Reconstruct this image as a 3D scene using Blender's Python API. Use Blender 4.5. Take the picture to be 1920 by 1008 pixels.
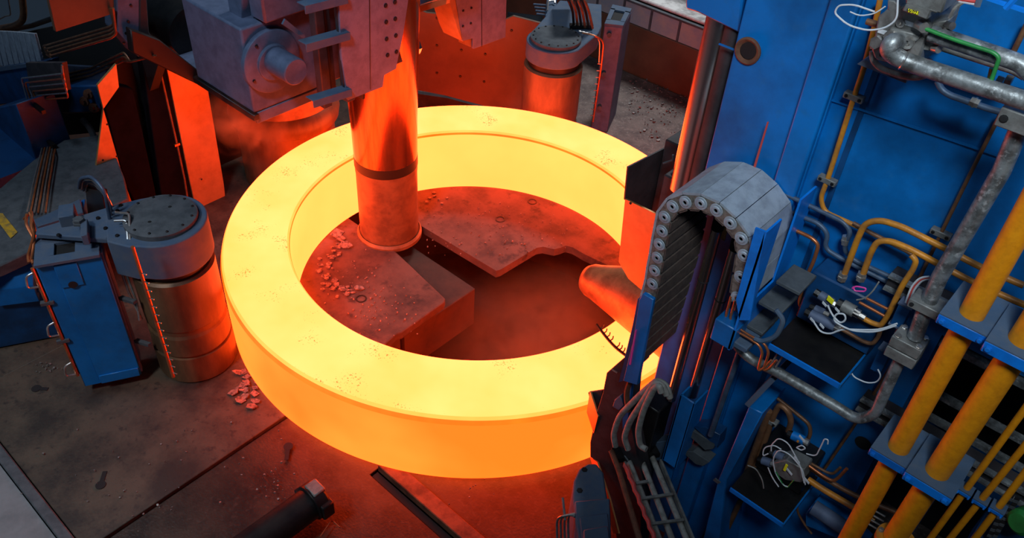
import bpy, bmesh, math, random
from mathutils import Vector, Matrix, noise
random.seed(7)
for o in list(bpy.data.objects): bpy.data.objects.remove(o)
SC=bpy.context.scene
COL=SC.collection
# ---------------------------------------------------------------- camera
CAM=Vector((4.61527003,-4.95539395,6.06085086))
FW=Vector((-0.48361584,0.58667292,-0.64956186)); RT=Vector((0.74027518,0.67012453,0.05409048)); UP=Vector((-0.46702075,0.45469551,0.75838223))
FPX=1568.125
cd=bpy.data.cameras.new('camera'); co=bpy.data.objects.new('camera',cd); COL.objects.link(co)
m=Matrix((RT,UP,-FW)).transposed().to_4x4(); m.translation=CAM; co.matrix_world=m
cd.sensor_width=36; cd.lens=FPX/1920*36; cd.clip_start=.05; cd.clip_end=200
SC.camera=co
# ---------------------------------------------------------------- light
SC.view_settings.view_transform='Standard'; SC.view_settings.look='None'; SC.view_settings.exposure=0; SC.view_settings.gamma=1
SC.view_settings.use_curve_mapping=False
w=bpy.data.worlds.new('hall_air'); SC.world=w; w.use_nodes=True
w.node_tree.nodes['Background'].inputs[0].default_value=(.36,.58,.9,1); w.node_tree.nodes['Background'].inputs[1].default_value=.035
def area(name,loc,target,size,power,color,sy=None):
    l=bpy.data.lights.new(name,'AREA'); l.energy=power; l.color=color; l.size=size
    if sy: l.shape='RECTANGLE'; l.size_y=sy
    o=bpy.data.objects.new(name,l); COL.objects.link(o); o.location=loc
    o.rotation_euler=(Vector(target)-Vector(loc)).to_track_quat('-Z','Y').to_euler(); return o
def spot(loc,target,deg,power,color):
    l=bpy.data.lights.new('hall_and_fill_spot','SPOT'); l.energy=power; l.color=color; l.spot_size=math.radians(deg); l.spot_blend=1; l.shadow_soft_size=.7
    o=bpy.data.objects.new('hall_and_fill_spot',l); COL.objects.link(o); o.location=loc; o.rotation_euler=(Vector(target)-Vector(loc)).to_track_quat('-Z','Y').to_euler()
spot((5.5,-5.4,8.8),(4.0,-1,4.6),46,1650,(.80,.93,1))
spot((2.2,-6.2,10.5),(-1.4,-.8,2.7),30,1900,(.66,.82,1))  # fill spot added to put bluish light back on the head casting
spot((.3,-8.5,9.5),(-.4,-4.2,0),44,1900,(.96,.96,1))  # fill spot added to bring neutral light onto the near floor
area('hall_lamp_bay',(-2.5,8.5,9),(-1.5,5.4,0),2,650,(.95,.97,1))
area('hall_lamp_bay',(-4.5,-7,11),(-2.4,-3.9,.5),2.0,230,(.60,.80,1))
RING_R=11.0
# ---------------------------------------------------------------- helpers
def P(u,v,**k):
    d=FW+RT*((u-960)/FPX)-UP*((v-504)/FPX); (ax,val),=k.items(); i='xyz'.index(ax)
    return CAM+d*((val-CAM[i])/d[i])
V=Vector
def fillet(pts,r,n=5):
    pts=[V(p) for p in pts]
    if len(pts)<3 or r<=0: return pts
    out=[pts[0]]
    for i in range(1,len(pts)-1):
        a,b,c=pts[i-1],pts[i],pts[i+1]; d1=(a-b); d2=(c-b); l=min(r,d1.length*.48,d2.length*.48)
        if l<1e-5: continue
        p=b+d1.normalized()*l; q=b+d2.normalized()*l
        for k in range(n+1):
            t=k/n; out.append(p*(1-t)**2+b*2*t*(1-t)+q*t*t)
    out.append(pts[-1]); return out
class MB:
    def __init__(s): s.v=[]; s.f=[]; s.m=[]
    def add(s,vs,fs,mi=0):
        o=len(s.v); s.v+= [V(x) for x in vs]; s.f+=[tuple(i+o for i in f) for f in fs]; s.m+=[mi]*len(fs); return s
    def box(s,a,b,mi=0):
        x0,y0,z0=a;x1,y1,z1=b
        return s.add([(x0,y0,z0),(x1,y0,z0),(x1,y1,z0),(x0,y1,z0),(x0,y0,z1),(x1,y0,z1),(x1,y1,z1),(x0,y1,z1)],
          [(0,3,2,1),(4,5,6,7),(0,1,5,4),(1,2,6,5),(2,3,7,6),(3,0,4,7)],mi)
    def obox(s,c,ax,ay,az,mi=0):      # centre and three half-axis vectors
        c=V(c);vs=[c+V(ax)*i+V(ay)*j+V(az)*k for k in(-1,1) for j in(-1,1) for i in(-1,1)]
        return s.add(vs,[(0,2,3,1),(4,5,7,6),(0,1,5,4),(1,3,7,5),(3,2,6,7),(2,0,4,6)],mi)
    def prism(s,pts,off,mi=0):
        pts=[V(p) for p in pts]; n=len(pts); off=V(off)
        nrm=V((0,0,0))
        for i in range(n): nrm+=pts[i].cross(pts[(i+1)%n])
        if nrm.dot(off)>0: pts=pts[::-1]
        vs=pts+[p+off for p in pts]
        fs=[tuple(range(n)),tuple(range(2*n-1,n-1,-1))]+[(i,i+n,(i+1)%n+n,(i+1)%n) for i in range(n)]
        return s.add(vs,fs,mi)
    def lathe(s,prof,c,ax=(0,0,1),n=32,mi=0,closed=False,a0=0,a1=2*math.pi):
        c=V(c);ax=V(ax).normalized();e=ax.orthogonal().normalized();g=ax.cross(e)
        full=abs(a1-a0-2*math.pi)<1e-6; N=n if full else n+1; k=len(prof)
        vs=[c+ax*z+(e*math.cos(a0+(a1-a0)*i/n)+g*math.sin(a0+(a1-a0)*i/n))*r for i in range(N) for r,z in prof]
        fs=[];ms=[]
        for i in range(n):
            j=(i+1)%N
            for q in range(k if closed else k-1):
                fs.append((i*k+q,j*k+q,j*k+(q+1)%k,i*k+(q+1)%k)); ms.append(mi[q] if isinstance(mi,(list,tuple)) else mi)
        if not closed and full:
            if prof[0][0]>1e-6: fs.append(tuple(i*k for i in range(N))[::-1]); ms.append(ms[0])
            if prof[-1][0]>1e-6: fs.append(tuple(i*k+k-1 for i in range(N))); ms.append(ms[0])
        o=len(s.v); s.v+=vs; s.f+=[tuple(i+o for i in f) for f in fs]; s.m+=ms; return s
    def cyl(s,p0,p1,r0,r1=None,n=20,mi=0):
        p0=V(p0);p1=V(p1);d=p1-p0; return s.lathe([(r0,0),(r0 if r1 is None else r1,d.length)],p0,d,n,mi)
    def tube(s,pts,r,fr=0,n=10,mi=0):
        pts=fillet(pts,fr) if fr else [V(p) for p in pts]
        t=(pts[1]-pts[0]).normalized(); e=t.orthogonal().normalized(); vs=[];N=len(pts)
        for i,p in enumerate(pts):
            t2=((pts[min(i+1,N-1)]-pts[max(i-1,0)])).normalized()
            e=(e-t2*e.dot(t2)); e=e.normalized() if e.length>1e-6 else t2.orthogonal().normalized()
            g=t2.cross(e); vs+=[p+(e*math.cos(2*math.pi*k/n)+g*math.sin(2*math.pi*k/n))*r for k in range(n)]
        fs=[(i*n+k,i*n+(k+1)%n,(i+1)*n+(k+1)%n,(i+1)*n+k) for i in range(N-1) for k in range(n)]
        fs+=[tuple(range(n))[::-1],tuple((N-1)*n+k for k in range(n))]
        return s.add(vs,fs,mi)
    def build(s,name,mat,parent=None,bevel=0,sharp=35,origin=None,stuff=False,seg=1):
        loc=V((0,0,0))
        if parent is None:
            if origin is None:
                xs=[v.x for v in s.v];ys=[v.y for v in s.v];zs=[v.z for v in s.v]
                loc=V(((min(xs)+max(xs))/2,(min(ys)+max(ys))/2,min(zs)))
            else: loc=V(origin)
        me=bpy.data.meshes.new(name); me.from_pydata([v-loc for v in s.v],[],s.f)
        mats=mat if isinstance(mat,(list,tuple)) else [mat]
        for q in mats: me.materials.append(q)
        if len(mats)>1: me.polygons.foreach_set('material_index',s.m)
        me.update(); me.shade_smooth(); me.set_sharp_from_angle(angle=math.radians(sharp))
        o=bpy.data.objects.new(name,me); COL.objects.link(o); o.location=loc
        if parent is not None: attach(o,parent)
        if bevel:
            b=o.modifiers.new('edge','BEVEL'); b.width=bevel; b.segments=seg; b.limit_method='ANGLE'; b.angle_limit=.6; b.harden_normals=False
        if stuff: o['kind']='stuff'
        return o
ROOT={}
def wloc(o):
    l=V(o.location); p=o.parent
    return l if p is None else (wloc(p)+o.matrix_parent_inverse.translation+l)
def attach(o,parent):
    o.parent=parent; o.matrix_parent_inverse=Matrix.Translation(-wloc(parent))
def thing(name,label,cat,loc,group=None):
    o=bpy.data.objects.new(name,None); COL.objects.link(o); o.location=loc; o.empty_display_size=.1
    o['label']=label;o['category']=cat
    if group:o['group']=group
    return o
def tag(o,label,cat,group=None):
    o['label']=label;o['category']=cat
    if group:o['group']=group
    return o
def struct(name,mb,mat,parent=None,**k):
    o=mb.build(name,mat,parent,**k)
    if parent is None: o['kind']='structure'
    return o
_bm={}
def bolts(pts,ax,r,h,mat,parent,name='bolt',n=6,hole=False):
    key=(tuple(round(c,3) for c in ax),r,h,mat.name,n,name,hole)
    if key not in _bm:
        mb=MB()
        if hole: mb.lathe([(r*1.25,0),(r*1.25,h),(r*.6,h),(r*.6,h*.1),(0,h*.1)],(0,0,0),ax,12)
        else: mb.lathe([(r*1.2,0),(r*1.2,h*.35),(r,h*.35),(r,h*.9),(r*.75,h),(0,h)],(0,0,0),ax,n)
        me=bpy.data.meshes.new(name); me.from_pydata(mb.v,[],mb.f); me.materials.append(mat); _bm[key]=me
    for p in pts:
        o=bpy.data.objects.new(name,_bm[key]); COL.objects.link(o); o.location=V(p); attach(o,parent)
def copy_tree(o,dx,par=None):
    c=o.copy(); COL.objects.link(c)
    if par: c.parent=par
    else: c.location=V(o.location)+V(dx)
    for ch in list(o.children): copy_tree(ch,dx,c)
    return c
# ---------------------------------------------------------------- materials
def lin(c): return tuple(((x/255)/12.92 if x/255<=.04045 else ((x/255+.055)/1.055)**2.4) for x in c)+(1,)
def mat(name,c,rough=.6,metal=0,c2=None,sc=6,amt=.5,bump=0,bsc=40,spec=.5,stretch=None,lo=.42,hi=.62,c3=None,sc3=30,amt3=.5,coat=0):
    m=bpy.data.materials.new(name); m.use_nodes=True; N=m.node_tree.nodes;L=m.node_tree.links; b=N['Principled BSDF']
    b.inputs['Roughness'].default_value=rough; b.inputs['Metallic'].default_value=metal
    b.inputs['Specular IOR Level'].default_value=spec; b.inputs['Coat Weight'].default_value=coat
    b.inputs['Base Color'].default_value=lin(c)
    tc=N.new('ShaderNodeNewGeometry').outputs['Position']
    if stretch:
        mp=N.new('ShaderNodeMapping'); mp.inputs['Scale'].default_value=stretch; L.new(tc,mp.inputs[0]); tc=mp.outputs[0]
    cur=None
    def layer(prev,col2,scale,am,lo,hi,seed):
        n=N.new('ShaderNodeTexNoise'); n.inputs['Scale'].default_value=scale; n.inputs['Detail'].default_value=7; n.inputs['Roughness'].default_value=.65
        n.noise_dimensions='4D'; n.inputs['W'].default_value=seed
        L.new(tc,n.inputs['Vector'])
        r=N.new('ShaderNodeMapRange'); r.inputs[1].default_value=lo;r.inputs[2].default_value=hi; r.inputs[4].default_value=am; L.new(n.outputs[0],r.inputs[0])
        x=N.new('ShaderNodeMix'); x.data_type='RGBA'; L.new(r.outputs[0],x.inputs[0])
        if prev is None: x.inputs[6].default_value=lin(c)
        else: L.new(prev,x.inputs[6])
        x.inputs[7].default_value=lin(col2); return x.outputs[2],r.outputs[0]
    if c2: cur,fac=layer(None,c2,sc,amt,lo,hi,1.3)
    if c3: cur,_=layer(cur,c3,sc3,amt3,.55,.66,5.1)
    if cur: L.new(cur,b.inputs['Base Color'])
    if bump:
        n=N.new('ShaderNodeTexNoise'); n.inputs['Scale'].default_value=bsc; n.inputs['Detail'].default_value=4; L.new(tc,n.inputs['Vector'])
        bp=N.new('ShaderNodeBump'); bp.inputs['Strength'].default_value=bump; bp.inputs['Distance'].default_value=.01
        L.new(n.outputs[0],bp.inputs['Height']); L.new(bp.outputs[0],b.inputs['Normal'])
    return m
def hot(name,c1,c2,sc=1.2,specks=.0,R=RING_R):
    m=bpy.data.materials.new(name); m.use_nodes=True; N=m.node_tree.nodes;L=m.node_tree.links; b=N['Principled BSDF']
    b.inputs['Base Color'].default_value=(.05,.03,.02,1); b.inputs['Roughness'].default_value=.8
    pos=N.new('ShaderNodeNewGeometry').outputs['Position']
    n=N.new('ShaderNodeTexNoise'); n.inputs['Scale'].default_value=sc; n.inputs['Detail'].default_value=3; L.new(pos,n.inputs['Vector'])
    r=N.new('ShaderNodeMapRange'); r.inputs[1].default_value=.35;r.inputs[2].default_value=.65; L.new(n.outputs[0],r.inputs[0])
    x=N.new('ShaderNodeMix'); x.data_type='RGBA'; L.new(r.outputs[0],x.inputs[0])
    x.inputs[6].default_value=(R,c1[0],c1[1],1); x.inputs[7].default_value=(R,c2[0],c2[1],1)
    out=x.outputs[2]
    if specks:
        n2=N.new('ShaderNodeTexNoise'); n2.inputs['Scale'].default_value=55; n2.inputs['Detail'].default_value=5; n2.inputs['Roughness'].default_value=.7; L.new(pos,n2.inputs['Vector'])
        n3=N.new('ShaderNodeTexNoise'); n3.inputs['Scale'].default_value=2.2; n3.inputs['Detail'].default_value=2; L.new(pos,n3.inputs['Vector'])
        mu=N.new('ShaderNodeMath'); mu.operation='MULTIPLY'; L.new(n2.outputs[0],mu.inputs[0]); L.new(n3.outputs[0],mu.inputs[1])
        r2=N.new('ShaderNodeMapRange'); r2.inputs[1].default_value=specks;r2.inputs[2].default_value=specks+.04; L.new(mu.outputs[0],r2.inputs[0])
        x2=N.new('ShaderNodeMix'); x2.data_type='RGBA'; L.new(r2.outputs[0],x2.inputs[0]); L.new(out,x2.inputs[6]); x2.inputs[7].default_value=(.75,.25,.03,1); out=x2.outputs[2]
    L.new(out,b.inputs['Emission Color']); b.inputs['Emission Strength'].default_value=1
    return m
M={}
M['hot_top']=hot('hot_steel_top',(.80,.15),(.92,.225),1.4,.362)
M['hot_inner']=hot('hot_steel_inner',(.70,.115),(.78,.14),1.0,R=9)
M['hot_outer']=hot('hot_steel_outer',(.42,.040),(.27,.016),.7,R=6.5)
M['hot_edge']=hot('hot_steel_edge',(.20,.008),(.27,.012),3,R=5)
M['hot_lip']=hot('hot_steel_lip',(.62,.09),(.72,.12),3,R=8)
M['blue']=mat('blue_paint',(0,110,190),.42,0,(0,68,120),1.6,.9,.05,60,spec=.5,c3=(40,100,150),sc3=14,amt3=.25,lo=.40,hi=.66)
M['bluedark']=mat('dark_blue_paint',(6,66,118),.5,0,(6,42,76),3,.8,.08,50)
M['bluedust']=mat('dusty_blue_paint',(62,84,110),.8,0,(80,92,108),8,.8,.15,80)
M['bluelite']=mat('bright_blue_paint',(6,122,222),.4,0,(16,80,160),5,.6,.05)
M['grey']=mat('dusty_grey_steel',(80,86,92),.8,.1,(56,62,68),9,.8,.15,90)
M['dark']=mat('dark_oily_steel',(38,36,36),.36,.4,(20,20,24),6,.8,.1,60)
M['shaded']=mat('shaded_upright',(18,17,24),.9,0,(10,10,14),5,.8,spec=.05)  # near-black colour stands in for shade on faces turned from the ring
M['black']=mat('black_recess',(10,11,14),.8,0,(18,18,22),5,.5)
M['floor']=mat('scaled_floor_plate',(74,64,52),.62,.0,(36,30,25),2.6,.95,.25,45,c3=(30,24,22),sc3=16,amt3=.75)
M['floor2']=mat('oily_floor_plate',(56,46,38),.42,.2,(27,22,19),3.2,.95,.3,50,c3=(84,72,64),sc3=22,amt3=.3)
M['floorfar']=mat('grey_scaled_floor_plate',(112,98,92),.7,.1,(74,62,60),5,.9,.25,60,c3=(160,148,142),sc3=34,amt3=.5)
M['concrete']=mat('grey_concrete',(120,124,128),.85,0,(96,100,104),3,.8,.1,80)
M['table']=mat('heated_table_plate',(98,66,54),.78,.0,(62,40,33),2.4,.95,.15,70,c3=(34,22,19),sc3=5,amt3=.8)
M['pit']=mat('pit_steel',(78,46,32),.8,.0,(46,27,20),2,.8,.1,30)
M['scale']=mat('loose_mill_scale',(150,120,108),.7,.2,(60,48,46),30,.9)
M['roll']=mat('worn_roll_steel',(112,86,60),.5,.25,(66,50,36),3,.8,.08,60,stretch=(1,1,.35))
M['rollband']=mat('dark_roll_band',(34,24,22),.5,.4)
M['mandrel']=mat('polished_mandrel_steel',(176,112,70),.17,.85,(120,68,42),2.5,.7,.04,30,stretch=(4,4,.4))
M['mandrelrough']=mat('scaled_mandrel_steel',(138,98,64),.5,.3,(92,62,42),4,.8,.1,60)
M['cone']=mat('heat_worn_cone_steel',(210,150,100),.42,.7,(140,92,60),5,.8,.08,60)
M['chrome']=mat('chrome_rod',(215,196,184),.27,1)
M['casting']=mat('grey_blue_casting',(88,100,126),.62,.15,(66,78,102),7,.8,.12,90)
M['plate']=mat('bolted_grey_plate',(116,120,146),.6,.1,(92,96,120),8,.8,.1,70)
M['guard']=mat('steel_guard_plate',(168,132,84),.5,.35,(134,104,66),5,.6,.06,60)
M['ringlit']=mat('ring_lit_sheet',(215,160,104),.5,.85,(180,132,84),6,.6,.05,50)  # ring light put into a lighter, warmer, glossier tone for these plates
M['guarddark']=mat('dark_and_shaded_plate',(58,52,56),.7,.2,(34,32,36),6,.8,.1,60)  # dark plate tone, also painting shade on the guard and beside the column
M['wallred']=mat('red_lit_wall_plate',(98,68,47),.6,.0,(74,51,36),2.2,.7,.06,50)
M['galv']=mat('galvanised_pipe',(146,150,152),.45,.55,(84,84,84),16,.9,.15,60,c3=(205,208,210),sc3=34,amt3=.7)
M['lightgrey']=mat('zinc_block',(128,128,126),.55,.35,(92,90,88),14,.8,.15,90)
M['yellow']=mat('yellow_ochre_paint',(222,140,8),.5,0,(196,118,6),20,.7,.12,120)
M['ochre']=mat('worn_ochre_pipe',(202,130,34),.45,.1,(138,92,52),10,.8,.1,60)
M['brown']=mat('rusty_brown_pipe',(128,88,60),.5,.3,(84,58,44),14,.8,.1,60)
M['copper']=mat('copper_pipe',(190,110,66),.35,.6,(140,84,56),12,.7)
M['silver']=mat('bright_steel_tube',(190,186,182),.28,.8,(140,130,124),20,.6)
M['pipegrey']=mat('blue_grey_pipe',(72,92,118),.5,.2,(54,66,84),14,.8)
M['chain']=mat('chain_link_steel',(138,130,122),.6,.4,(70,64,60),30,.8,.15,90)
M['chainback']=mat('dusty_chain_cover',(164,174,186),.6,.2,(134,142,154),12,.8,.12,120)
M['chaininner']=mat('brown_chain_inside',(92,78,72),.75,.1,(64,54,52),20,.8,.1,60)  # darker brown on the inner bars of the chain
M['hose']=mat('grey_rubber_hose',(140,138,134),.7,0,(104,102,98),24,.8,.15,150)
M['green']=mat('green_paint',(40,132,62),.45,0,(30,90,46),12,.6)
M['white']=mat('white_cable',(196,200,206),.5,0)
M['redcableglint']=mat('red_cable_and_glint',(190,70,66),.5,0)
M['pink']=mat('pink_tag_and_highlight',(235,70,160),.5)
M['yellowtag']=mat('yellow_tag',(235,225,30),.5)
M['stripe']=mat('yellow_floor_stripe',(190,150,30),.7,0,(110,96,60),18,.9)
M['whiteledge']=mat('pale_ledge_dust',(206,206,204),.8,0,(130,128,126),5,.9,.2,40)
M['rust']=mat('rusty_bush',(112,70,50),.8,.1,(84,50,36),22,.8,.2,60)
M['pane']=mat('dusty_panel_pane',(140,154,168),.25,0,(168,166,160),5,.8)
M['beam']=mat('heat_stained_beam',(104,76,56),.5,.2,(56,42,34),7,.9,.2,50)
Z=V((0,0,1))

# ---------------------------------------------------------------- setting: floor, pit, back walls
FZ=-.05
def fplate(name,pts,mat,z=FZ,t=.08,parent=None): 
    mb=MB().prism([(x,y,z) for x,y in pts],(0,0,-t)); return struct(name,mb,mat,parent,bevel=.006)
base=struct('floor',MB().box((-12,-9,-1.5),(9,11,-1.42)),M['pit'])
def arc(r,a0,a1,n=16): return [(r*math.cos(math.radians(a0+(a1-a0)*i/n)),r*math.sin(math.radians(a0+(a1-a0)*i/n))) for i in range(n+1)]
# plates around the ring, each with its inner edge under the ring; joints run along the mill axes
g=.006
def fpart(pts,mat,z=FZ,t=.08):
    return MB().prism([(x,y,z) for x,y in pts],(0,0,-t)).build('floor_plate',mat,base,bevel=.006)
fpart([(-g,-4.35),(-g,-2.2)]+arc(2.2,268,208)[1:]+[(-2.24,-1.03),(-2.24,-4.35)],M['floor'])
fpart([(-2.24-g,-4.35),(-2.24-g,0),(-5,0),(-5,-4.35)],M['floor'],FZ-.01)
fpart([(g,-4.35),(7,-4.35),(7,-2.33),(1.02,-2.33),(1.02,-1.95)]+arc(2.2,297,271)[0:]+[(g,-2.2)],M['floor2'],FZ-.03)
fpart([(1.03,-2.10),(7,-2.10),(7,0),(2.2,0)]+arc(2.2,358,300)[0:],M['floor2'],FZ-.04)
fpart([(-2.24-g,0.01),(-2.24-g,2.0),(-5,2.0),(-5,0.01)],M['floor'],FZ-.02)
fpart([(-2.24,-1.02),(-2.1,-.6),(-2.2,0),(-2.1,.6),(-2.24,1.02)],M['floor'],FZ)
fpart([(-5,2.01),(-2.24,2.01),(-2.24,1.04)]+arc(2.2,152,92)+[(-.01,2.2),(-.01,5.4),(-5,5.4)],M['floorfar'],FZ)
fpart([(.01,5.4),(.01,2.2)]+arc(2.2,88,2)+[(2.2,0.01),(7,0.01),(7,5.4)],M['floorfar'],FZ-.006)
# concrete apron with its steel kerb in the near left corner
MB().box((-12,-9,-.2),(1.6,-4.46,FZ+.01)).build('concrete_apron',M['concrete'],base)
MB().box((-12,-4.45,-.2),(1.6,-4.36,FZ+.02)).build('kerb_angle',M['grey'],base,bevel=.01)
# pit walls under the table
pw=MB()
a=[(x,y) for x,y in arc(2.3,0,360,48)]
pw.add([(x,y,FZ-.08) for x,y in a]+[(x,y,-1.42) for x,y in a],[(i,i+1,i+50,i+49) for i in range(48)])
struct('wall_pit',pw,M['pit'])
# keyhole slots in the plates
kh=[]
for i,(u,v) in enumerate(((190,905),(540,840),(72,728))):
    p=P(u,v,z=FZ+.004); d=(P(u+7,v-22,z=FZ+.004)-p) if i<2 else (P(u+18,v+1,z=FZ+.004)-p)
    if i==1: d=P(537,862,z=FZ+.004)-p
    n=Z.cross(d).normalized()*.018; e=d.normalized()*.05
    mb=MB().prism([p-n,p+n,p+n+d,p-n+d],(0,0,.003)).cyl(p-e*.4,p-e*.4+Z*.004,.042,n=16)
    mb.build('keyhole_slot',M['black'],base)
# far walls
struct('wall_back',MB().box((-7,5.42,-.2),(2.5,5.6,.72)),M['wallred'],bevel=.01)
wp=struct('window_1',MB().box((-7,5.43,1.03),(2.5,5.5,1.06)),M['grey'])
for i in range(16):
    MB().box((-5.6+i*.5,5.44,.725),(-5.6+i*.5+.46,5.452,1.03)).build('pane',M['pane'],wp)
    MB().box((-5.6+i*.5+.463,5.43,.725),(-5.6+i*.5+.497,5.47,1.03)).build('mullion',M['grey'],wp)
ld=struct('trim_1',MB().box((-7,5.5,1.065),(2.5,6.25,1.12)),M['whiteledge'],bevel=.02)
struct('trim_2',MB().box((-3.2,6.3,.4),(2.5,6.6,2.4)),M['wallred'],bevel=.01)
gf=MB()
struct('wall_far',MB().box((-9,10,-.5),(4,10.3,4)),M['bluedark'])
# ---------------------------------------------------------------- rolling table inside the ring
tb=thing('rolling_table','split brown steel table inside the glowing ring, littered with scale','table',(-.5,0,-.15))
R2=2.28
def ang(x,y): return math.degrees(math.atan2(y,x))
rp=[(-2.0,.30),(-1.12,.33),(0,.37)]+[(.02,.42),(.05,1.0),(.09,1.07),(.15,1.1),(.21,1.13),(.24,1.2),(.26,1.28),(.34,1.31),(.51,1.31),(.84,1.35),(1.84,1.35)]+arc(R2,36,170,30)
MB().prism([(x,y,0) for x,y in rp],(0,0,-.1)).build('table_plate',M['table'],tb,bevel=.012,seg=2)
lp=[(-2.1,-.18),(-1.09,-.19),(-.07,-.35),(-.04,-.40),(-.02,-1.02),(-.04,-1.06),(.02,-1.5),(.3,-2.2)]+arc(R2,277,184,22)
MB().prism([(x,y,0) for x,y in lp],(0,0,-.1)).build('table_plate',M['table'],tb,bevel=.012,seg=2)
MB().box((-1.9,-.9,-.75),(-.11,.16,-.2)).build('table_beam',M['pit'],tb,bevel=.01)
MB().box((-2.0,-2.0,-1.3),(-.12,-.95,-.12)).build('table_beam',M['pit'],tb,bevel=.01)
for u,v in ((938,411),(998,378),(677,560)):
    p=P(u,v,z=.0); MB().lathe([(.045,0),(.058,0),(.058,.006),(.045,.006)],p,Z,24,closed=True).build('plug_ring',M['rollband'],tb)
# loose mill scale
def flake(c,s,h):
    k=random.randint(4,6); a0=random.random()*6; tilt=V((random.uniform(-.3,.3),random.uniform(-.3,.3),1)).normalized()
    e=tilt.orthogonal().normalized(); g_=tilt.cross(e); st=random.uniform(.4,1)
    pts=[c+e*math.cos(a0+6.283*i/k)*s*random.uniform(.6,1)+g_*math.sin(a0+6.283*i/k)*s*st*random.uniform(.6,1)+Z*(s*.12) for i in range(k)]
    return pts,tilt*h
def litter(pixpts,z,smin,smax,label,group,name='scale_flake',mt='scale',parts=None):
    for u,v in pixpts:
        c=P(u,v,z=z); pts,off=flake(c,random.uniform(smin,smax),random.uniform(.006,.02))
        if parts is not None: parts.prism(pts,off)
        else: tag(MB().prism(pts,off).build(name,M[mt]),label,'scale',group)
pp=[]
for i in range(46):
    t=random.random(); pts=[(640,452),(608,500),(612,530),(640,545),(670,548)]
    k=min(int(t*4),3); f=t*4-k; pp.append((pts[k][0]*(1-f)+pts[k+1][0]*f+random.gauss(0,7),pts[k][1]*(1-f)+pts[k+1][1]*f+random.gauss(0,5)))
litter(pp,0.005,.022,.05,'flake of mill scale in the curved heap on the left table plate','mill scale heap inside the ring')
litter([(638,448),(645,458),(632,440),(650,462)],.02,.07,.1,'large pale curl of scale beside the mandrel foot','large scale curls by the mandrel')
litter([(674,541)],.01,.07,.08,'largest orange-lit lump of scale beside the plug ring','big scale lump')
litter([(815,368),(806,372),(822,375),(800,380),(812,362),(838,372),(828,382)],.005,.02,.04,'small bright scale flake on the right table plate near the mandrel','scale flakes by the mandrel')
fine=MB()
litter([(random.gauss(690,45),random.gauss(565,40)) for _ in range(120)]+[(random.uniform(800,1080),random.uniform(375,480)) for _ in range(110)],.004,.004,.013,'','',parts=fine)
fine.v=[v for v in fine.v]
fo=fine.build('scale_crumbs',M['scale'],tb,stuff=True)
litter([(random.gauss(468,16),random.gauss(725,22)) for _ in range(22)],FZ+.01,.03,.075,'curled scale flake lying against the foot of the ring beside the left roller','scale flakes by the left roller')
fl=MB(); litter([(random.uniform(1180,1290),random.gauss(185,30)) for _ in range(120)]+[(random.uniform(1190,1270),random.uniform(150,270)) for _ in range(40)]+[(random.gauss(300,120),random.gauss(900,60)) for _ in range(50)]+[(random.gauss(520,20),random.gauss(905,18)) for _ in range(26)]+[(random.gauss(885,20),random.gauss(925,10)) for _ in range(8)]+[(random.gauss(90,16),random.gauss(690,6)) for _ in range(20)],FZ+.004,.003,.014,'','',mt='whiteledge',parts=fl)
litter([(random.uniform(1180,1285),random.gauss(175,22)) for _ in range(60)]+[(random.uniform(1200,1262),random.uniform(190,265)) for _ in range(16)],FZ+.004,.012,.032,'','',parts=fl)
fl.build('loose_flakes',M['lightgrey'],base,stuff=True)
# ---------------------------------------------------------------- the glowing ring
prof=[(1.88,0),(1.85,.03),(1.85,.77),(1.843,.785),(1.848,.80),(1.865,.822),(1.90,.83),(2.40,.832),(2.44,.825),(2.465,.81),(2.485,.785),(2.492,.765),(2.5,.74),(2.503,.4),(2.5,.06),(2.49,.02),(2.46,0)]
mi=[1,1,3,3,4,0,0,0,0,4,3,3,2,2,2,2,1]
rg=MB().lathe(prof,(0,0,0),Z,256,mi,closed=True).build('glowing_ring',[M['hot_top'],M['hot_inner'],M['hot_outer'],M['hot_edge'],M['hot_lip']],sharp=60,origin=(0,0,0))
tag(rg,'huge glowing yellow-hot steel ring lying on the mill table','ring')
# ---------------------------------------------------------------- mandrel
MX=-1.35
t=thing('mandrel','upright red-lit mandrel roll standing inside the ring under the bolted plate','roll',(MX,0,-.02))
MB().lathe([(.372,-.02),(.372,.02),(.35,.05),(.35,.02)],(MX,0,0),Z,48).build('foot_collar',M['mandrelrough'],t)
MB().lathe([(.335,.0),(.335,.84),(.339,.88),(.339,.91),(.342,.95)],(MX,0,0),Z,64).build('lower_barrel',M['mandrelrough'],t)
MB().lathe([(.345,.95),(.345,1.06)],(MX,0,0),Z,64).build('scale_band',M['rollband'],t)
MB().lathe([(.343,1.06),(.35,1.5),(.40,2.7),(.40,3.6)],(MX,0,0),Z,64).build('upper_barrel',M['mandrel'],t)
# ---------------------------------------------------------------- main roll
t=thing('main_roll','big red-lit drive roll behind the left rim of the ring','roll',(-3.2,0,-.2))
MB().lathe([(.58,-.2),(.58,.72),(.64,.76),(.66,.86),(.64,.95),(.60,1.0)],(-3.2,0,0),Z,64).build('roll_body',M['roll'],t)
MB().lathe([(.60,1.0),(.60,1.9),(.5,2.0)],(-3.2,0,0),Z,64).build('roll_neck',M['mandrelrough'],t)
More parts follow.
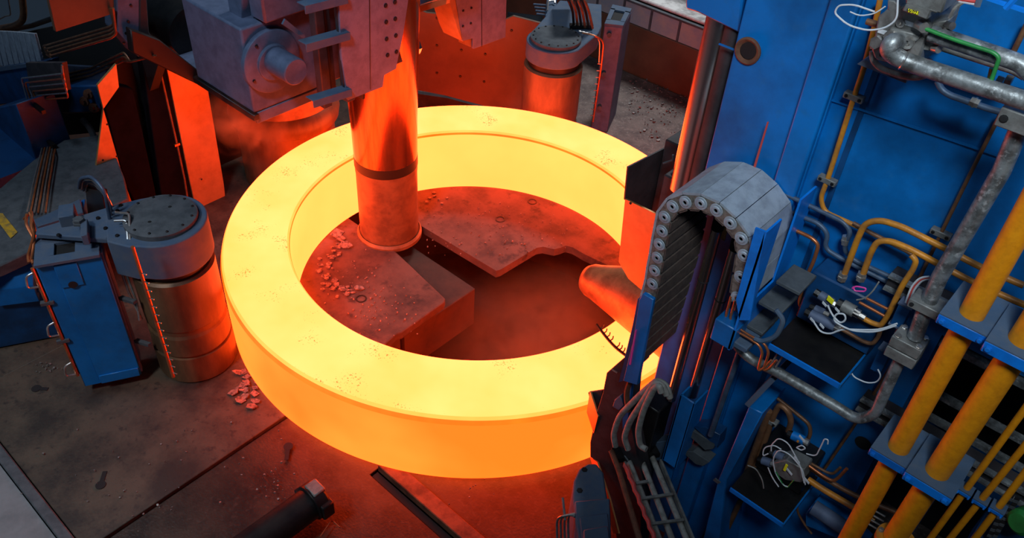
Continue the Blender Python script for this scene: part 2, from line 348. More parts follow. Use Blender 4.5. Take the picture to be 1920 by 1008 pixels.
# ---------------------------------------------------------------- mandrel head
t=thing('upper_casting','dusty blue-grey head casting with a round boss, above the left rim','machine head',(-2.1,-1.3,1.95))
MB().box((-2.55,-1.34,1.97),(-1.6,-.2,2.80)).build('head_block',M['casting'],t,bevel=.02,seg=2)
c=P(505,112,x=-1.6)
MB().lathe([(.30,0),(.30,.05),(.285,.06),(.17,.06),(.165,.085),(.13,.085)],(-1.6,c.y,c.z),(1,0,0),48).build('boss_flange',M['casting'],t,bevel=.004)
c2=P(555,135,x=-1.22); cc=V((-1.6,c.y+.0,c.z+.0))
MB().lathe([(.125,.0),(.125,.375),(.115,.385)],(-1.6,c2.y,c2.z),(1,0,0),40).build('boss_pin',M['casting'],t)
bolts([V((-1.54,c.y+.25*math.cos(a),c.z+.25*math.sin(a))) for a in (2.2,3.6,5.2)],(1,0,0),.014,.012,M['dark'],t)
MB().prism([P(426,0,y=-1.2),P(431,31,y=-1.2),P(454,40,y=-1.2),P(454,0,y=-1.2),P(450,-60,y=-1.2),P(426,-60,y=-1.2)],(0,.8,0)).build('upper_post',M['casting'],t,bevel=.01)
MB().box((-1.72,-1.15,2.82),(-1.5,-.3,3.9)).build('upper_housing',M['casting'],t,bevel=.02)
MB().cyl(P(290,10,y=-1.0),P(365,60,y=-1.0),.28,n=40).build('drive_barrel',M['dark'],t)
MB().box((-3.1,-1.32,1.85),(-1.6,-.4,1.965)).build('underside_plate',M['casting'],t,bevel=.008)
lowedge=[P(240,52,z=1.93),P(380,160,z=1.93),P(477,212,z=1.93)]
MB().box((-3.9,-1.36,1.90),(-1.58,-1.30,1.965)).build('bottom_flange',M['dark'],t,bevel=.006)
# slots between head and plate
for y0,y1,x in ((-.80,-.70,-1.25),(-.66,-.60,-1.3),(-.56,-.46,-1.2),(-.42,-.38,-1.15)):
    MB().box((x-.1,y0,1.95),(x,y1,3.8)).build('guide_bar',M['guarddark'],t,bevel=.01)
# ---- bolted plate
t=thing('mandrel_guard','pinkish-grey plate with two rows of holes in front of the mandrel top','plate',(-.95,-.4,2.15))
px=[(632,-60),(640,100),(653,188),(718,163),(721,141),(743,129),(757,60),(766,0),(774,-60)]
MB().prism([P(u,v,x=-.95) for u,v in px],(-.03,0,0)).build('guard_plate',M['plate'],t,bevel=.004)
MB().prism([P(690,-60,x=-.949),P(692,0,x=-.949),P(694,168,x=-.949),P(695,168,x=-.949),P(693,-60,x=-.949)],(.002,0,0)).build('seam',M['dark'],t)
bolts([P(320+a/3.877,b/3.877,x=-.949) for a,b in ((1563,40),(1630,15),(1567,160),(1633,137),(1570,283),(1637,258),(1577,400),(1641,376))],(1,0,0),.018,.006,M['black'],t,name='bolt_hole',n=12)
MB().box((-1.0,-.77,2.3),(-.97,.05,3.8)).build('backing_rib',M['guarddark'],t)
# splash apron beside it
t=thing('splash_guard','bent shiny sheet guard hanging right of the bolted plate','guard',(-1.0,.3,2.2))
MB().prism([P(752,60,y=.32),P(758,40,y=.32),P(778,96,y=.32),P(774,106,y=.32),P(745,118,y=.32)],(0,.1,0)).build('sheet',M['chrome'],t)
MB().prism([P(764,30,y=.5),P(836,8,y=.5),P(838,-3,y=.5),P(764,18,y=.5)],(0,.05,0)).build('top_sheet',M['guard'],t)
tag(MB().prism([P(764,18,y=.7),P(840,-6,y=.7),P(840,-60,y=.7),P(764,-60,y=.7)],(0,.3,0)).build('slide_cover',M['blue'],bevel=.01),'small blue cover between the bolted plate and the hanging leg','cover')
# ---- angle brackets
for k,(a,b,h) in enumerate((((570,10),(650,-18),16),((572,82),(655,56),20),((586,188),(658,162),22))):
    p=P(*a,x=-.98); q=P(*b,x=-.92); q.z=p.z; mb=MB()
    d=q-p
    mb.prism([p,q,q+V((0,0,-.012)),p+V((0,0,-.012))],(-.10,0,0)); mb.prism([p,q,q+V((0,0,-.075)),p+V((0,0,-.075))],(.012,0,0))
    tag(mb.build('angle_bracket',M['bluedust'],bevel=.003),('topmost','middle','lowest')[k]+' of the three grey angle irons left of the bolted plate','bracket','angle irons on the mandrel head')
tag(MB().prism([P(535,36,x=-1.1),P(572,66,x=-1.1),P(572,74,x=-1.1),P(530,46,x=-1.1)],(-.02,0,0)).build('brace_strip',M['bluedust']),'short slanting grey strip above the round boss','brace')
# ---- hanging leg plate at top centre
t=thing('hanging_leg','grey plate leg hanging at top centre with four bolts','plate',(-1.3,1.5,1.8))
MB().prism([P(u,v,x=-1.3) for u,v in ((848,-60),(855,0),(868,77),(887,72),(888,92),(948,70),(950,0),(951,-60))],(-.04,0,0)).build('leg_plate',M['plate'],t,bevel=.004)
MB().prism([P(840,-60,x=-1.31),P(842,0,x=-1.31),P(860,60,x=-1.31),P(868,78,x=-1.31),P(855,0,x=-1.31),P(847,-60,x=-1.31)],(-.3,0,0)).build('side_rib',M['guard'],t)
MB().prism([P(872,76,x=-1.33),P(888,72,x=-1.33),P(888,90,x=-1.33),P(872,84,x=-1.33)],(-.1,0,0)).build('foot_block',M['guard'],t)
MB().prism([P(902,-60,x=-1.299),P(903,88,x=-1.299),P(904,88,x=-1.299),P(903,-60,x=-1.299)],(.002,0,0)).build('seam',M['dark'],t)
bolts([P(780+a/4.58,b/4.58,x=-1.3) for a,b in ((405,92),(475,68),(402,225),(470,200))],(1,0,0),.012,.01,M['dark'],t)
# ---- back shield with bolt heads
t=thing('back_shield','wide red-lit sheet shield with bolt dots behind the ring','shield',(-2.3,2.6,.3))
A=P(776,165,z=.35); A=V((-3.15,1.95,.35)); B=V((-1.72,2.85,.35)); 
d=(B-A).normalized(); nrm=V((d.y,-d.x,0))
def on(u,v,off=0):
    r=FW+RT*((u-960)/FPX)-UP*((v-504)/FPX); return CAM+r*((A+nrm*off-CAM).dot(nrm)/r.dot(nrm))
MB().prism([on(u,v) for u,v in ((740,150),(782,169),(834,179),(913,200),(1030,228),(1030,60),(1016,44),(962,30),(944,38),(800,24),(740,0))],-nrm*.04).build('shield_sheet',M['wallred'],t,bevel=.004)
bolts([on(780+a/4.58,b/4.58,.001) for a,b in ((180,155),(180,390),(390,430),(595,465),(180,625),(380,655),(585,700),(820,262),(1040,300),(1025,545),(395,200))],nrm,.016,.012,M['dark'],t)
tag(MB().prism([on(745,170,-.25),on(840,184,-.25),on(920,206,-.25),on(920,260,-.25),on(745,240,-.25)],-nrm*.08).build('rear_kerb',M['guarddark']),'dark low kerb under the back shield behind the ring','kerb')
tag(MB().prism([on(952,22,-.3),on(1018,30,-.3),on(1018,48,-.3),on(962,32,-.3)],V((0,0,-.2))).build('ledge_block',M['grey']),'small grey ledge block above the back shield','block')

# ---------------------------------------------------------------- guide arms
def cap_arm(t,c,ztop,top_px,box_px,zbox,r=.36,hi=.50):
    z0=ztop-.05
    MB().lathe([(r-.02,FZ),(r+.0,FZ+.02),(r,.27),(r-.025,.275),(r-.025,.30),(r-.005,.305),(r-.005,.52),(r-.02,.55),(r-.02,.6),(r-.005,.62),(r-.005,ztop-hi-.02),(r-.03,ztop-hi)],(c[0],c[1],0),Z,64).build('guide_roller',M['roll'],t,sharp=25)
    MB().lathe([(r-.05,ztop-hi),(r-.05,ztop-hi+.12)],(c[0],c[1],0),Z,48).build('neck_groove',M['rollband'],t)
def lines(t,mt,lst,r,zoff=0,name='lube_pipe',fr=.03,**k):
    for pts in lst: MB().tube([P(a,b,**kk) for a,b,kk in pts],r,fr,8).build(name,M[mt],t)
LC=(-1.2,-2.60)
t=thing('guide_arm','left centring arm with blue housing and red-lit roller against the ring','machine arm',(LC[0],LC[1],FZ))
cap_arm(t,LC,1.68,None,None,None)
zt=1.62
def rnd(c,r,a0,a1,n=18): return [V((c[0]+r*math.cos(math.radians(a0+(a1-a0)*i/n)),c[1]+r*math.sin(math.radians(a0+(a1-a0)*i/n)),0)) for i in range(n+1)]
# head outline: round nose about the roller axis, running back to the box
back=[P(70,432,z=zt),P(150,402,z=zt)]
nose=rnd(LC,.37,-58,152,24)
fr_=[P(185,470,z=zt),P(66,455,z=zt)]
outline=[V((p.x,p.y,zt)) for p in nose]+[V((p.x,p.y,zt)) for p in (P(262,372,z=zt),P(215,383,z=zt),P(196,400,z=zt),P(200,452,z=zt),P(240,462,z=zt))]
MB().prism([P(u,v,z=zt-.004) for u,v in ((218,383),(68,428),(66,438),(200,448),(212,420))],(0,0,-.05)).build('rear_plate',M['bluedust'],t,bevel=.008)
MB().prism(outline,(0,0,-.36)).build('arm_head',M['bluedust'],t,bevel=.012,seg=2)
MB().lathe([(.30,0),(.30,.045),(.285,.055),(0,.055)],(LC[0],LC[1],zt),Z,48).build('cap_disc',M['grey'],t)
bolts([V((LC[0]+.265*math.cos(a),LC[1]+.265*math.sin(a),zt+.05)) for a in [i*math.pi/6+.2 for i in range(12)]],(0,0,1),.012,.014,M['dark'],t)
bolts([V((LC[0]+.12*math.cos(a),LC[1]+.12*math.sin(a),zt+.055)) for a in (1.9,5.0)],(0,0,1),.014,.002,M['black'],t,name='bolt_hole')
bolts([P(u,v,z=zt) for u,v in ((220,395),(220,442),(184,409),(110,441),(227,385),(198,428))],(0,0,1),.016,.012,M['dark'],t)
# housing box
zb=1.5
bt=[P(65,498,z=zb),P(188,477,z=zb),P(196,455,z=zb),P(190,440,z=zb)]
f0=P(65,498,z=zb); f1=P(188,477,z=zb); dd=(f1-f0).normalized(); dn=V((dd.y,-dd.x,0)); dep=.30
bx=MB(); bx.prism([f0,f1,f1-dn*dep,f0-dn*dep],(0,0,-(zb-.04))); bo=bx.build('housing',M['blue'],t,bevel=.008)
W_=(f1-f0).length
def on2(s,h,o=0): return f0+dd*(s*W_)+V((0,0,-h))+dn*o     # s along face 0..1, h down from top
fr=MB()   # top frame plate with a window
for a,b,c_,d_ in ((0,1,-.04,.06),(0,1,.22,.34),(0,.3,.06,.22),(.62,1,.06,.22)):
    fr.prism([f0+dd*(a*W_)-dn*c_,f0+dd*(b*W_)-dn*c_,f0+dd*(b*W_)-dn*d_,f0+dd*(a*W_)-dn*d_],(0,0,.03))
fr.build('top_frame',M['bluedust'],t,bevel=.003)
MB().prism([f0+dd*(.3*W_)-dn*.06,f0+dd*(.62*W_)-dn*.06,f0+dd*(.62*W_)-dn*.22,f0+dd*(.3*W_)-dn*.22],(0,0,.004)).build('window_recess',M['black'],t)
MB().prism([on2(.27,.0,0),on2(1.0,.0,0),on2(1.0,1.40,0),on2(.27,1.40,0)],dn*.012).build('face_panel',M['blue'],t,bevel=.003)
MB().prism([on2(.27,.02,.012),on2(.62,.02,.012),on2(.62,.26,.012),on2(.27,.26,.012)],dn*.012).build('raised_pad',M['blue'],t,bevel=.003)
MB().lathe([(.035,0),(.035,.004),(0,.004)],on2(.45,.24,.024),dn,20).build('face_hole',M['black'],t)
MB().prism([on2(.97,-.0,-.02),on2(1.03,-.0,-.02),on2(1.03,1.44,-.02),on2(.97,1.44,-.02)],-dn*.06).build('side_flange',M['casting'],t,bevel=.003)
MB().prism([on2(.3,1.34,.012),on2(.98,1.34,.012),on2(.98,1.44,.012),on2(.3,1.44,.012)],dn*.014).build('foot_strip',M['blue'],t,bevel=.003)
MB().prism([f0+dd*.22-dn*.30+Z*.0,f0+dd*.34-dn*.30,f0+dd*.34-dn*.48,f0+dd*.22-dn*.48],(0,0,.22)).build('top_lug',M['bluedust'],t,bevel=.006)
MB().prism([P(157,430,z=1.6),P(170,427,z=1.6),P(170,458,z=1.6),P(157,460,z=1.6)],(0,0,.10)).build('top_rib',M['bluedust'],t,bevel=.006)
bolts([P(149,418,z=1.68)],(0,0,1),.045,.05,M['grey'],t)
# lubrication pipes and spray bar
lines(t,'silver',[[(216,398,dict(z=1.72)),(242,400,dict(z=1.72)),(244,455,dict(z=1.6)),(246,462,dict(z=1.5))],
 [(214,414,dict(z=1.68)),(237,413,dict(z=1.68)),(240,455,dict(z=1.6)),(250,495,dict(z=1.35))],
 [(246,440,dict(z=1.62)),(272,454,dict(z=1.5)),(284,500,dict(z=1.3)),(280,504,dict(z=1.2)),(225,502,dict(z=1.2)),(240,545,dict(z=1.0)),(266,598,dict(z=.7))],
 [(236,512,dict(z=1.15)),(256,565,dict(z=.9)),(262,600,dict(z=.72))]],.011)
b=P(325,706,z=.28); a=V((b.x-.01,b.y,1.78)); MB().tube([a,b],.015,0,10).build('spray_bar',M['copper'],t)
b=P(325,706,z=.28); a=V((b.x-.01,b.y,1.78))
for i in range(14):
    p=a.lerp(b,.18+.78*i/13); MB().tube([p,p+V((.05,.02,.0))],.005,0,6).build('nozzle',M['silver'],t)
for u,v,zz in ((252,478,1.45),(240,562,.95),(268,642,.4)):
    p=P(u,v,z=zz); MB().obox(p,V((.07,.03,0)),V((0,.02,0)),V((0,0,.02))).build('pipe_clamp',M['grey'],t,bevel=.004)
# rear hoses on the head
for i in range(5):
    MB().tube([P(148+i*4,352+i*2,y=-2.9+.03*i),P(150+i*4,334+i*2,y=-2.9+.03*i),P(172+i*3,330+i*5,y=-2.9+.03*i),P(196+i*2,356+i*5,y=-2.9+.03*i),P(206+i*3,412-i*2,y=-2.9+.03*i)],.015,.2,10).build('hose',M['silver' if i%2 else 'pipegrey'],t)
MB().prism([P(u,v,y=-2.8) for u,v in ((160,352),(190,358),(200,408),(165,404))],(0,.05,0)).build('hose_box',M['dark'],t)
# left edge copper pipework on the box
e0=on2(-.05,.02,.0)
MB().tube([e0,on2(-.04,1.3,0)],.014,0,8).build('edge_pipe',M['copper'],t)
MB().tube([on2(-.02,.02,-.03),on2(-.02,1.3,-.03)],.012,0,8).build('edge_pipe',M['brown'],t)
for h in (.06,.62,1.12):
    MB().tube([on2(-.03,h,0),on2(-.18,h+.02,.02),on2(-.22,h+.14,.02),on2(-.04,h+.16,0)],.009,.03,8).build('u_pipe',M['silver'],t)
for h in (.4,.85): MB().obox(on2(-.04,h,0),dd*.05,dn*.02,Z*.015).build('pipe_clamp',M['grey'],t)
lines(t,'copper',[[(45,410,dict(z=1.5)),(60,395,dict(z=1.7)),(58,425,dict(z=1.65)),(64,440,dict(z=1.6)),(52,480,dict(z=1.45)),(54,492,dict(z=1.42))],
 [(50,402,dict(z=1.6)),(48,420,dict(z=1.6)),(68,455,dict(z=1.5)),(60,486,dict(z=1.43)),(62,494,dict(z=1.42))],
 [(56,398,dict(z=1.7)),(66,430,dict(z=1.6)),(62,470,dict(z=1.5)),(58,490,dict(z=1.42))]],.012,fr=.05)

# right far arm
RC=(-1.2,2.62)
t=thing('guide_arm','far centring arm with red-lit roller behind the right rim of the ring','machine arm',(RC[0],RC[1],FZ))
cap_arm(t,RC,1.66,None,None,None,r=.37,hi=.36)
zt=1.60
nose=rnd(RC,.355,-175,0,20)
outline=[V((p.x,p.y,zt)) for p in nose]+[P(1122,62,z=zt),P(1128,48,z=zt),P(1128,8,z=zt),P(1050,0,z=zt)]
outline=[V((p.x,p.y,zt)) for p in outline]
MB().prism(outline,(0,0,-.22)).build('arm_head',M['bluedust'],t,bevel=.012,seg=2)
MB().lathe([(.31,0),(.31,.045),(.295,.055),(0,.055)],(RC[0],RC[1],zt),Z,48).build('cap_disc',M['grey'],t)
bolts([V((RC[0]+.275*math.cos(a),RC[1]+.275*math.sin(a),zt+.05)) for a in [i*math.pi/8 for i in range(16)]],(0,0,1),.011,.014,M['dark'],t)
g0=P(1136,48,z=1.45);g1=P(1168,46,z=1.45)
c0=P(1128,45,z=1.5); c1=P(1170,50,z=1.5)
MB().prism([P(1133,48,z=1.5),P(1168,52,z=1.5),P(1184,22,z=1.5),P(1150,14,z=1.5)],(0,0,-(1.5-FZ))).build('housing',M['casting'],t,bevel=.008)
fr=MB(); q=[P(1133,48,z=1.5),P(1168,52,z=1.5),P(1184,20,z=1.5),P(1148,12,z=1.5)]
def bl(a,b): return q[0].lerp(q[1],a).lerp(q[3].lerp(q[2],a),b)
for a0_,a1_,b0_,b1_ in ((0,1,0,.22),(0,1,.75,1),(0,.22,.2,.8),(.75,1,.2,.8)): fr.prism([bl(a0_,b0_),bl(a1_,b0_),bl(a1_,b1_),bl(a0_,b1_)],(0,0,.03))
fr.build('top_frame',M['bluedust'],t)
MB().prism([bl(.22,.22),bl(.75,.22),bl(.75,.75),bl(.22,.75)],(0,0,.004)).build('window_recess',M['black'],t)
MB().tube([P(1092,62,z=1.6),P(1120,68,z=1.6),P(1132,78,z=1.5),P(1128,120,z=1.2),P(1112,228,z=.3)],.012,.08,8).build('spray_bar',M['copper'],t)
MB().tube([P(1085,58,z=1.62),P(1112,64,z=1.6),P(1125,75,z=1.5),P(1123,118,z=1.2)],.01,.08,8).build('lube_pipe',M['silver'],t)
a,b=P(1128,120,z=1.2),P(1112,228,z=.3)
for i in range(9):
    p=a.lerp(b,i/9); MB().tube([p,p+V((-.04,-.03,0))],.006,0,6).build('nozzle',M['silver'],t)
for u,v,zz in ((1142,62,1.4),(1132,135,.95),(1124,198,.45)):
    MB().cyl(P(u,v,z=zz),P(u,v,z=zz)+V((.04,-.05,0)),.03,n=12).build('pin_bolt',M['grey'],t)
for i in range(6):
    MB().tube([P(1046+i*6,-8,z=1.75),P(1064+i*6,-4,z=2.05),P(1074+i*6,20,z=1.9),P(1076+i*7,48+i,z=1.64)],.017,.3,8).build('hose',M['brown' if i%2 else 'dark'],t)
MB().obox(P(1090,48,z=1.64),V((.09,.12,0)),V((.03,-.03,0)),V((0,0,.02))).build('hose_bracket',M['dark'],t)
MB().prism([P(1022,30,z=1.55),P(1042,32,z=1.55),P(1044,-4,z=1.55),P(1026,-8,z=1.55)],(0,0,-1)).build('rear_block',M['bluedust'],t,bevel=.01)
MB().tube([P(1026,20,z=1.58),P(1028,2,z=1.6),P(1040,0,z=1.6),P(1040,6,z=1.58)],.012,.03,8).build('u_pipe',M['silver'],t)
for i in range(4): MB().tube([P(1000+i*2,8+i*6,z=1.5),P(1024,10+i*6,z=1.5)],.014,0,8).build('cross_pipe',M['pipegrey'],t)
for x_,lab in ((1108,'left'),(1128,'right')):
    pass

# near-bottom arm (third centring unit)
t=thing('guide_arm','blue rounded arm head with thin pipes at the bottom centre','machine arm',P(1110,960,z=.3))
zt=.95; p0=P(1112,908,z=zt)
nose=[P(u,v,z=zt) for u,v in ((1080,985),(1074,930),(1076,900),(1086,878),(1102,868),(1118,868),(1132,885),(1140,940),(1145,1060),(1090,1060))]
MB().prism(nose,(0,0,-.75)).build('arm_head',M['bluedust'],t,bevel=.015,seg=2)
MB().prism([P(1078,985,z=.96),P(1076,946,z=.96),P(1142,940,z=.96),P(1146,1060,z=.96),P(1092,1060,z=.96)],(0,0,.05)).build('step_plate',M['bluedust'],t,bevel=.01)
for k in range(2): MB().prism([P(1086+k*8,968+k*24,z=1.02+.05*k),P(1140,960+k*24,z=1.02+.05*k),P(1150,1060,z=1.02+.05*k),P(1096,1060,z=1.02+.05*k)],(0,0,-.05)).build('step_plate',M['bluedust'],t,bevel=.008)
bolts([P(1087,919,z=zt),P(1096,880,z=zt)],(0,0,1),.02,.004,M['black'],t,name='bolt_hole')
for i in range(4):
    MB().tube([P(1046+i*7,1060,z=.6),P(1044+i*7,975,z=.9),P(1050+i*6,968-i*2,z=.98),P(1078,962+i*2,z=1.0)],.009,.04,8).build('lube_pipe',M['silver'],t)
MB().tube([P(1055,933,z=1.0),P(1058,960,z=.98),P(1060,975,z=.96)],.01,.03,8).build('lube_pipe',M['silver'],t)
# ---------------------------------------------------------------- left side frames
t=thing('upright_frame','tall frame of orange-lit and dark uprights left of the ring','frame',(-3.3,-1.6,FZ))
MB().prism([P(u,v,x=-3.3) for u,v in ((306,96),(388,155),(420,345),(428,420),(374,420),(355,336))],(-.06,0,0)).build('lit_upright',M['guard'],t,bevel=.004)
MB().prism([P(u,v,x=-3.32) for u,v in ((262,80),(306,96),(374,420),(310,420))],(-.12,0,0)).build('dark_upright',M['shaded'],t,bevel=.01)
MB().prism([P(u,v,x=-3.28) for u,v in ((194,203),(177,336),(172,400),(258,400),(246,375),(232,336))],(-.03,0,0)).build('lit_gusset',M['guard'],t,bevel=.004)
MB().prism([P(u,v,x=-3.3) for u,v in ((197,203),(223,160),(250,167),(287,336),(300,400),(262,400),(232,336))],(-.12,0,0)).build('brown_upright',M['shaded'],t,bevel=.01)
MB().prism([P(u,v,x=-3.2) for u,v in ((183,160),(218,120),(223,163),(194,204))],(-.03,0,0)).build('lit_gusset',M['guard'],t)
MB().prism([P(u,v,x=-3.6) for u,v in ((215,110),(300,95),(330,420),(230,420))],(-.1,0,0)).build('back_panel',M['black'],t)
MB().tube([P(294,105,x=-3.26),P(298,122,x=-3.26),P(333,275,x=-3.26),P(346,336,x=-3.26),P(356,400,x=-3.26)],.012,0,8).build('conduit',M['brown'],t)
for u,v in ((298,119),(332,271)): MB().obox(P(u,v,x=-3.25),V((.01,0,0)),V((0,.03,0)),V((0,0,.012))).build('conduit_clip',M['copper'],t)
bolts([P(u,v,x=-3.279) for u,v in ((201,233),(193,300),(219,293),(378,336))],(1,0,0),.01,.004,M['black'],t,name='bolt_hole')
MB().prism([P(u,v,x=-3.9) for u,v in ((380,60),(530,190),(530,420),(430,430))],(-.1,0,0)).build('rear_panel',M['rollband'],t)
# orange-lit cover at top left
t=thing('overhead_cover','orange-lit sheet cover hanging at the top left','cover',P(150,40,x=-2.8))
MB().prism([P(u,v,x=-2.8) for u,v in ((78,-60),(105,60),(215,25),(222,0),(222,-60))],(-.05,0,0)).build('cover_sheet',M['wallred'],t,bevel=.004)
t=thing('cross_girder','dark riveted girder running down beside the orange cover','girder',P(245,50,x=-2.75))
MB().prism([P(u,v,x=-2.75) for u,v in ((215,-60),(222,60),(262,108),(262,0),(255,-60))],(-.25,0,0)).build('girder_plate',M['casting'],t,bevel=.01)
MB().prism([P(u,v,x=-2.74) for u,v in ((262,-60),(262,80),(302,100),(280,60),(272,-60))],(-.25,0,0)).build('girder_web',M['guarddark'],t,bevel=.01)
bolts([P(u,v,x=-2.75) for u,v in ((245,10),(240,40),(236,62),(232,80),(250,70))],(1,0,0),.012,.01,M['dark'],t)
MB().prism([P(u,v,x=-2.6) for u,v in ((245,55),(300,75),(395,150),(378,162),(250,100))],(-.1,0,0)).build('lower_rail',M['rollband'],t,bevel=.01)
# pipes banks at top left
t=thing('lube_pipe_rack','fan of thin square-bent pipes at the far left','pipes',P(100,190,y=-2.4))
for i in range(6):
    k=i*5
    pts=[(116,122+i*4),(118+i*2,138+i*9),(40+i*7,147+i*8),(55+i*6,200-i*1),(60+i*6,215),(82+i*5,265)]
    low=[(76+i*5,290),(62+i*6,345),(50+i*7,398)]
    MB().tube([P(a,b,y=-2.4+.02*i) for a,b in pts]+[P(a,b,z=1.05) for a,b in low],.0095,.04,8).build('lube_pipe',M['copper' if i%2 else 'silver'],t)
MB().prism([P(48,118,y=-2.3),P(116,118,y=-2.3),P(124,170,y=-2.3),P(60,190,y=-2.3)],(0,.05,0)).build('rack_plate',M['guarddark'],t)
for u,v in ((62,202),(82,266)): MB().obox(P(u+10,v,y=-2.42),V((.12,0,0)),V((0,.02,0)),V((0,0,.02))).build('pipe_clamp',M['dark'],t)
t=thing('header_pipes','bundle of long thin pipes under the orange cover','pipes',P(150,90,y=-1.9))
for i in range(4):
    MB().tube([P(96+i,104+i*2,y=-1.9),P(80+i*2,86+i*5,y=-1.9),P(90+i,84+i*7,y=-1.9),P(206+i,50+i*7,y=-1.9),P(214+i*1.5,45+i*6,y=-1.9),P(206+i*2,15,y=-1.9)],.012,.05,8).build('header_pipe',M['brown' if i!=3 else 'copper'],t)
for i in range(3): MB().tube([P(118,140+i*7,y=-1.7),P(170,128+i*7,y=-1.7),P(232,98+i*8,y=-1.7),P(244,116,y=-1.7),P(292,104,y=-1.7)],.011,.04,8).build('cross_pipe',M['brown'],t)
t=thing('corner_pipework','dark elbow pipe and thin loops in the top left corner','pipes',P(40,20,y=-1.6))
MB().tube([P(-10,55,y=-1.6),P(30,48,y=-1.6),P(46,36,y=-1.6),P(40,-20,y=-1.6)],.04,.2,12).build('elbow_pipe',M['brown'],t)
MB().tube([P(-10,40,y=-1.7),P(10,30,y=-1.7),P(20,28,y=-1.7),P(14,-10,y=-1.7)],.01,.05,8).build('loop_pipe',M['silver'],t)
MB().tube([P(-10,62,y=-1.5),P(60,48,y=-1.5),P(100,34,y=-1.5)],.03,0,8).build('rail_pipe',M['dark'],t)
# left energy chain (ribbed curve)
t=thing('energy_chain','ribbed grey cable chain bending down at the left edge','cable chain',P(30,90,y=-2.0))
for i in range(9):
    a0_,a1_=i/9,(i+1)/9-.012
    def cp(a,top): 
        u=-30+a*95; w_=(a**2)*18
        return (u+(0 if top else 16),58+w_*.3+ (0 if top else 66-w_*.4))
    ps=[cp(a0_,1),cp(a1_,1),cp(a1_,0),cp(a0_,0)]
    MB().prism([P(a,b,y=-2.0) for a,b in ps],(0,.03,0)).build('chain_link',M['chainback'],t,bevel=.004)
t=thing('blue_bracket','dark blue bracket housing with pale top edge at the far left','bracket',P(30,150,y=-2.2))
MB().prism([P(u,v,y=-2.2) for u,v in ((-20,132),(60,122),(52,200),(10,195),(-20,200))],(0,.3,0)).build('bracket_box',M['bluedark'],t,bevel=.01)
MB().prism([P(u,v,y=-2.22) for u,v in ((-20,128),(76,116),(76,122),(-20,137))],(0,.03,0)).build('edge_bar',M['bluedust'],t)
MB().prism([P(u,v,y=-2.6) for u,v in ((-20,205),(28,195),(72,310),(60,322),(-20,330))],(0,.4,0)).build('lower_cover',M['bluedark'],t,bevel=.01)
# platform with gussets
t=thing('side_platform','big dusty steel platform with a yellow stripe at the left edge','platform',P(60,400,z=0))
plat=[(-60,392),(0,352),(62,300),(120,262),(200,250),(232,330),(240,372),(215,384),(150,402),(118,395),(60,470),(0,498),(-60,520)]
MB().prism([P(u,v,z=1.0) for u,v in plat],(0,0,-.12)).build('platform_top',M['grey'],t,bevel=.01)
MB().prism([P(u,v,z=1.006) for u,v in ((-20,398),(5,400),(33,435),(20,447),(0,420),(-20,412))],(0,0,.002)).build('yellow_stripe',M['stripe'],t)
MB().prism([P(u,v,z=1.3) for u,v in ((62,412),(150,372),(156,398),(70,424))],(0,0,-.04)).build('arm_plate',M['bluedust'],t,bevel=.006)
MB().prism([P(u,v,z=1.26) for u,v in ((70,424),(156,398),(160,372),(62,412))],(0,0,-.3)).build('gusset',M['blue'],t,bevel=.006)
MB().prism([P(-20,498,z=.95),P(44,450,z=.95),P(62,500,z=.8),P(62,535,z=.7),P(-20,545,z=.7)],(0,0,-.2)).build('gusset',M['blue'],t,bevel=.006)
MB().prism([P(u,v,z=.62) for u,v in ((-60,548),(70,522),(82,540),(-60,566))],(0,0,-.04)).build('ledge',M['bluedust'],t,bevel=.006)
MB().prism([P(u,v,z=.58) for u,v in ((-60,566),(82,541),(78,520),(-60,540))],(0,0,-.62)).build('side_girder',M['bluedark'],t,bevel=.006)
MB().box((-7,-3.5,-.05),(-3.9,-2.4,.88)).build('platform_body',M['bluedark'],t)
t=thing('trunnion_block','blue rounded trunnion with three nuts left of the orange gusset','bearing block',P(140,190,y=-1.9))
MB().prism([P(u,v,y=-1.9) for u,v in ((88,172),(120,160),(182,160),(194,204),(170,212),(120,214),(92,205))],(0,.3,0)).build('block_body',M['bluedark'],t,bevel=.02)
for u,v in ((170,175),(163,188),(180,200)): MB().lathe([(.055,0),(.055,.05),(.03,.05),(.03,.08),(0,.08)],P(u,v,y=-1.9),(0.5,-1,.2),8).build('nut',M['rust'],t)
MB().tube([P(155,225,y=-2.0),P(168,238,y=-2.0),P(176,256,y=-2.0)],.035,.1,8).build('hook',M['grey'],t)
MB().prism([P(u,v,y=-1.5) for u,v in ((50,60),(240,20),(262,90),(300,110),(260,240),(60,260))],(0,.1,0)).build('backing_plate',M['black'],t)
MB().prism([P(u,v,y=-1.7) for u,v in ((105,122),(200,128),(190,165),(120,165))],(0,.05,0)).build('inner_plate',M['casting'],t)

# ---------------------------------------------------------------- bottom: pipe and beam
t=thing('discharge_pipe','black greasy pipe with a collar lying at the bottom of the frame','pipe',P(500,980,z=0))
a=P(420,1060,z=.16); b=P(588,938,z=.16); d=(b-a).normalized()
MB().cyl(a-d*.6,b-d*.05,.135,n=40).build('pipe_barrel',M['dark'],t)
MB().lathe([(.13,-.05),(.155,-.04),(.155,.06),(.14,.08),(.1,.08),(.1,.0)],b,d,40).build('end_collar',M['dark'],t,bevel=.003)
s_=d.cross(Z).normalized()
MB().obox(b+d*.03+Z*.13,d*.055,s_*.07,Z*.03).build('grease_cap',M['lightgrey'],t,bevel=.01)
MB().obox(b+d*.03+s_*.13+Z*.0,d*.055,s_*.04,Z*.08).build('side_lug',M['dark'],t,bevel=.01)
MB().obox(b-d*.04-s_*.14+Z*.02,d*.03,s_*.02,Z*.03).build('latch',M['dark'],t,bevel=.004)
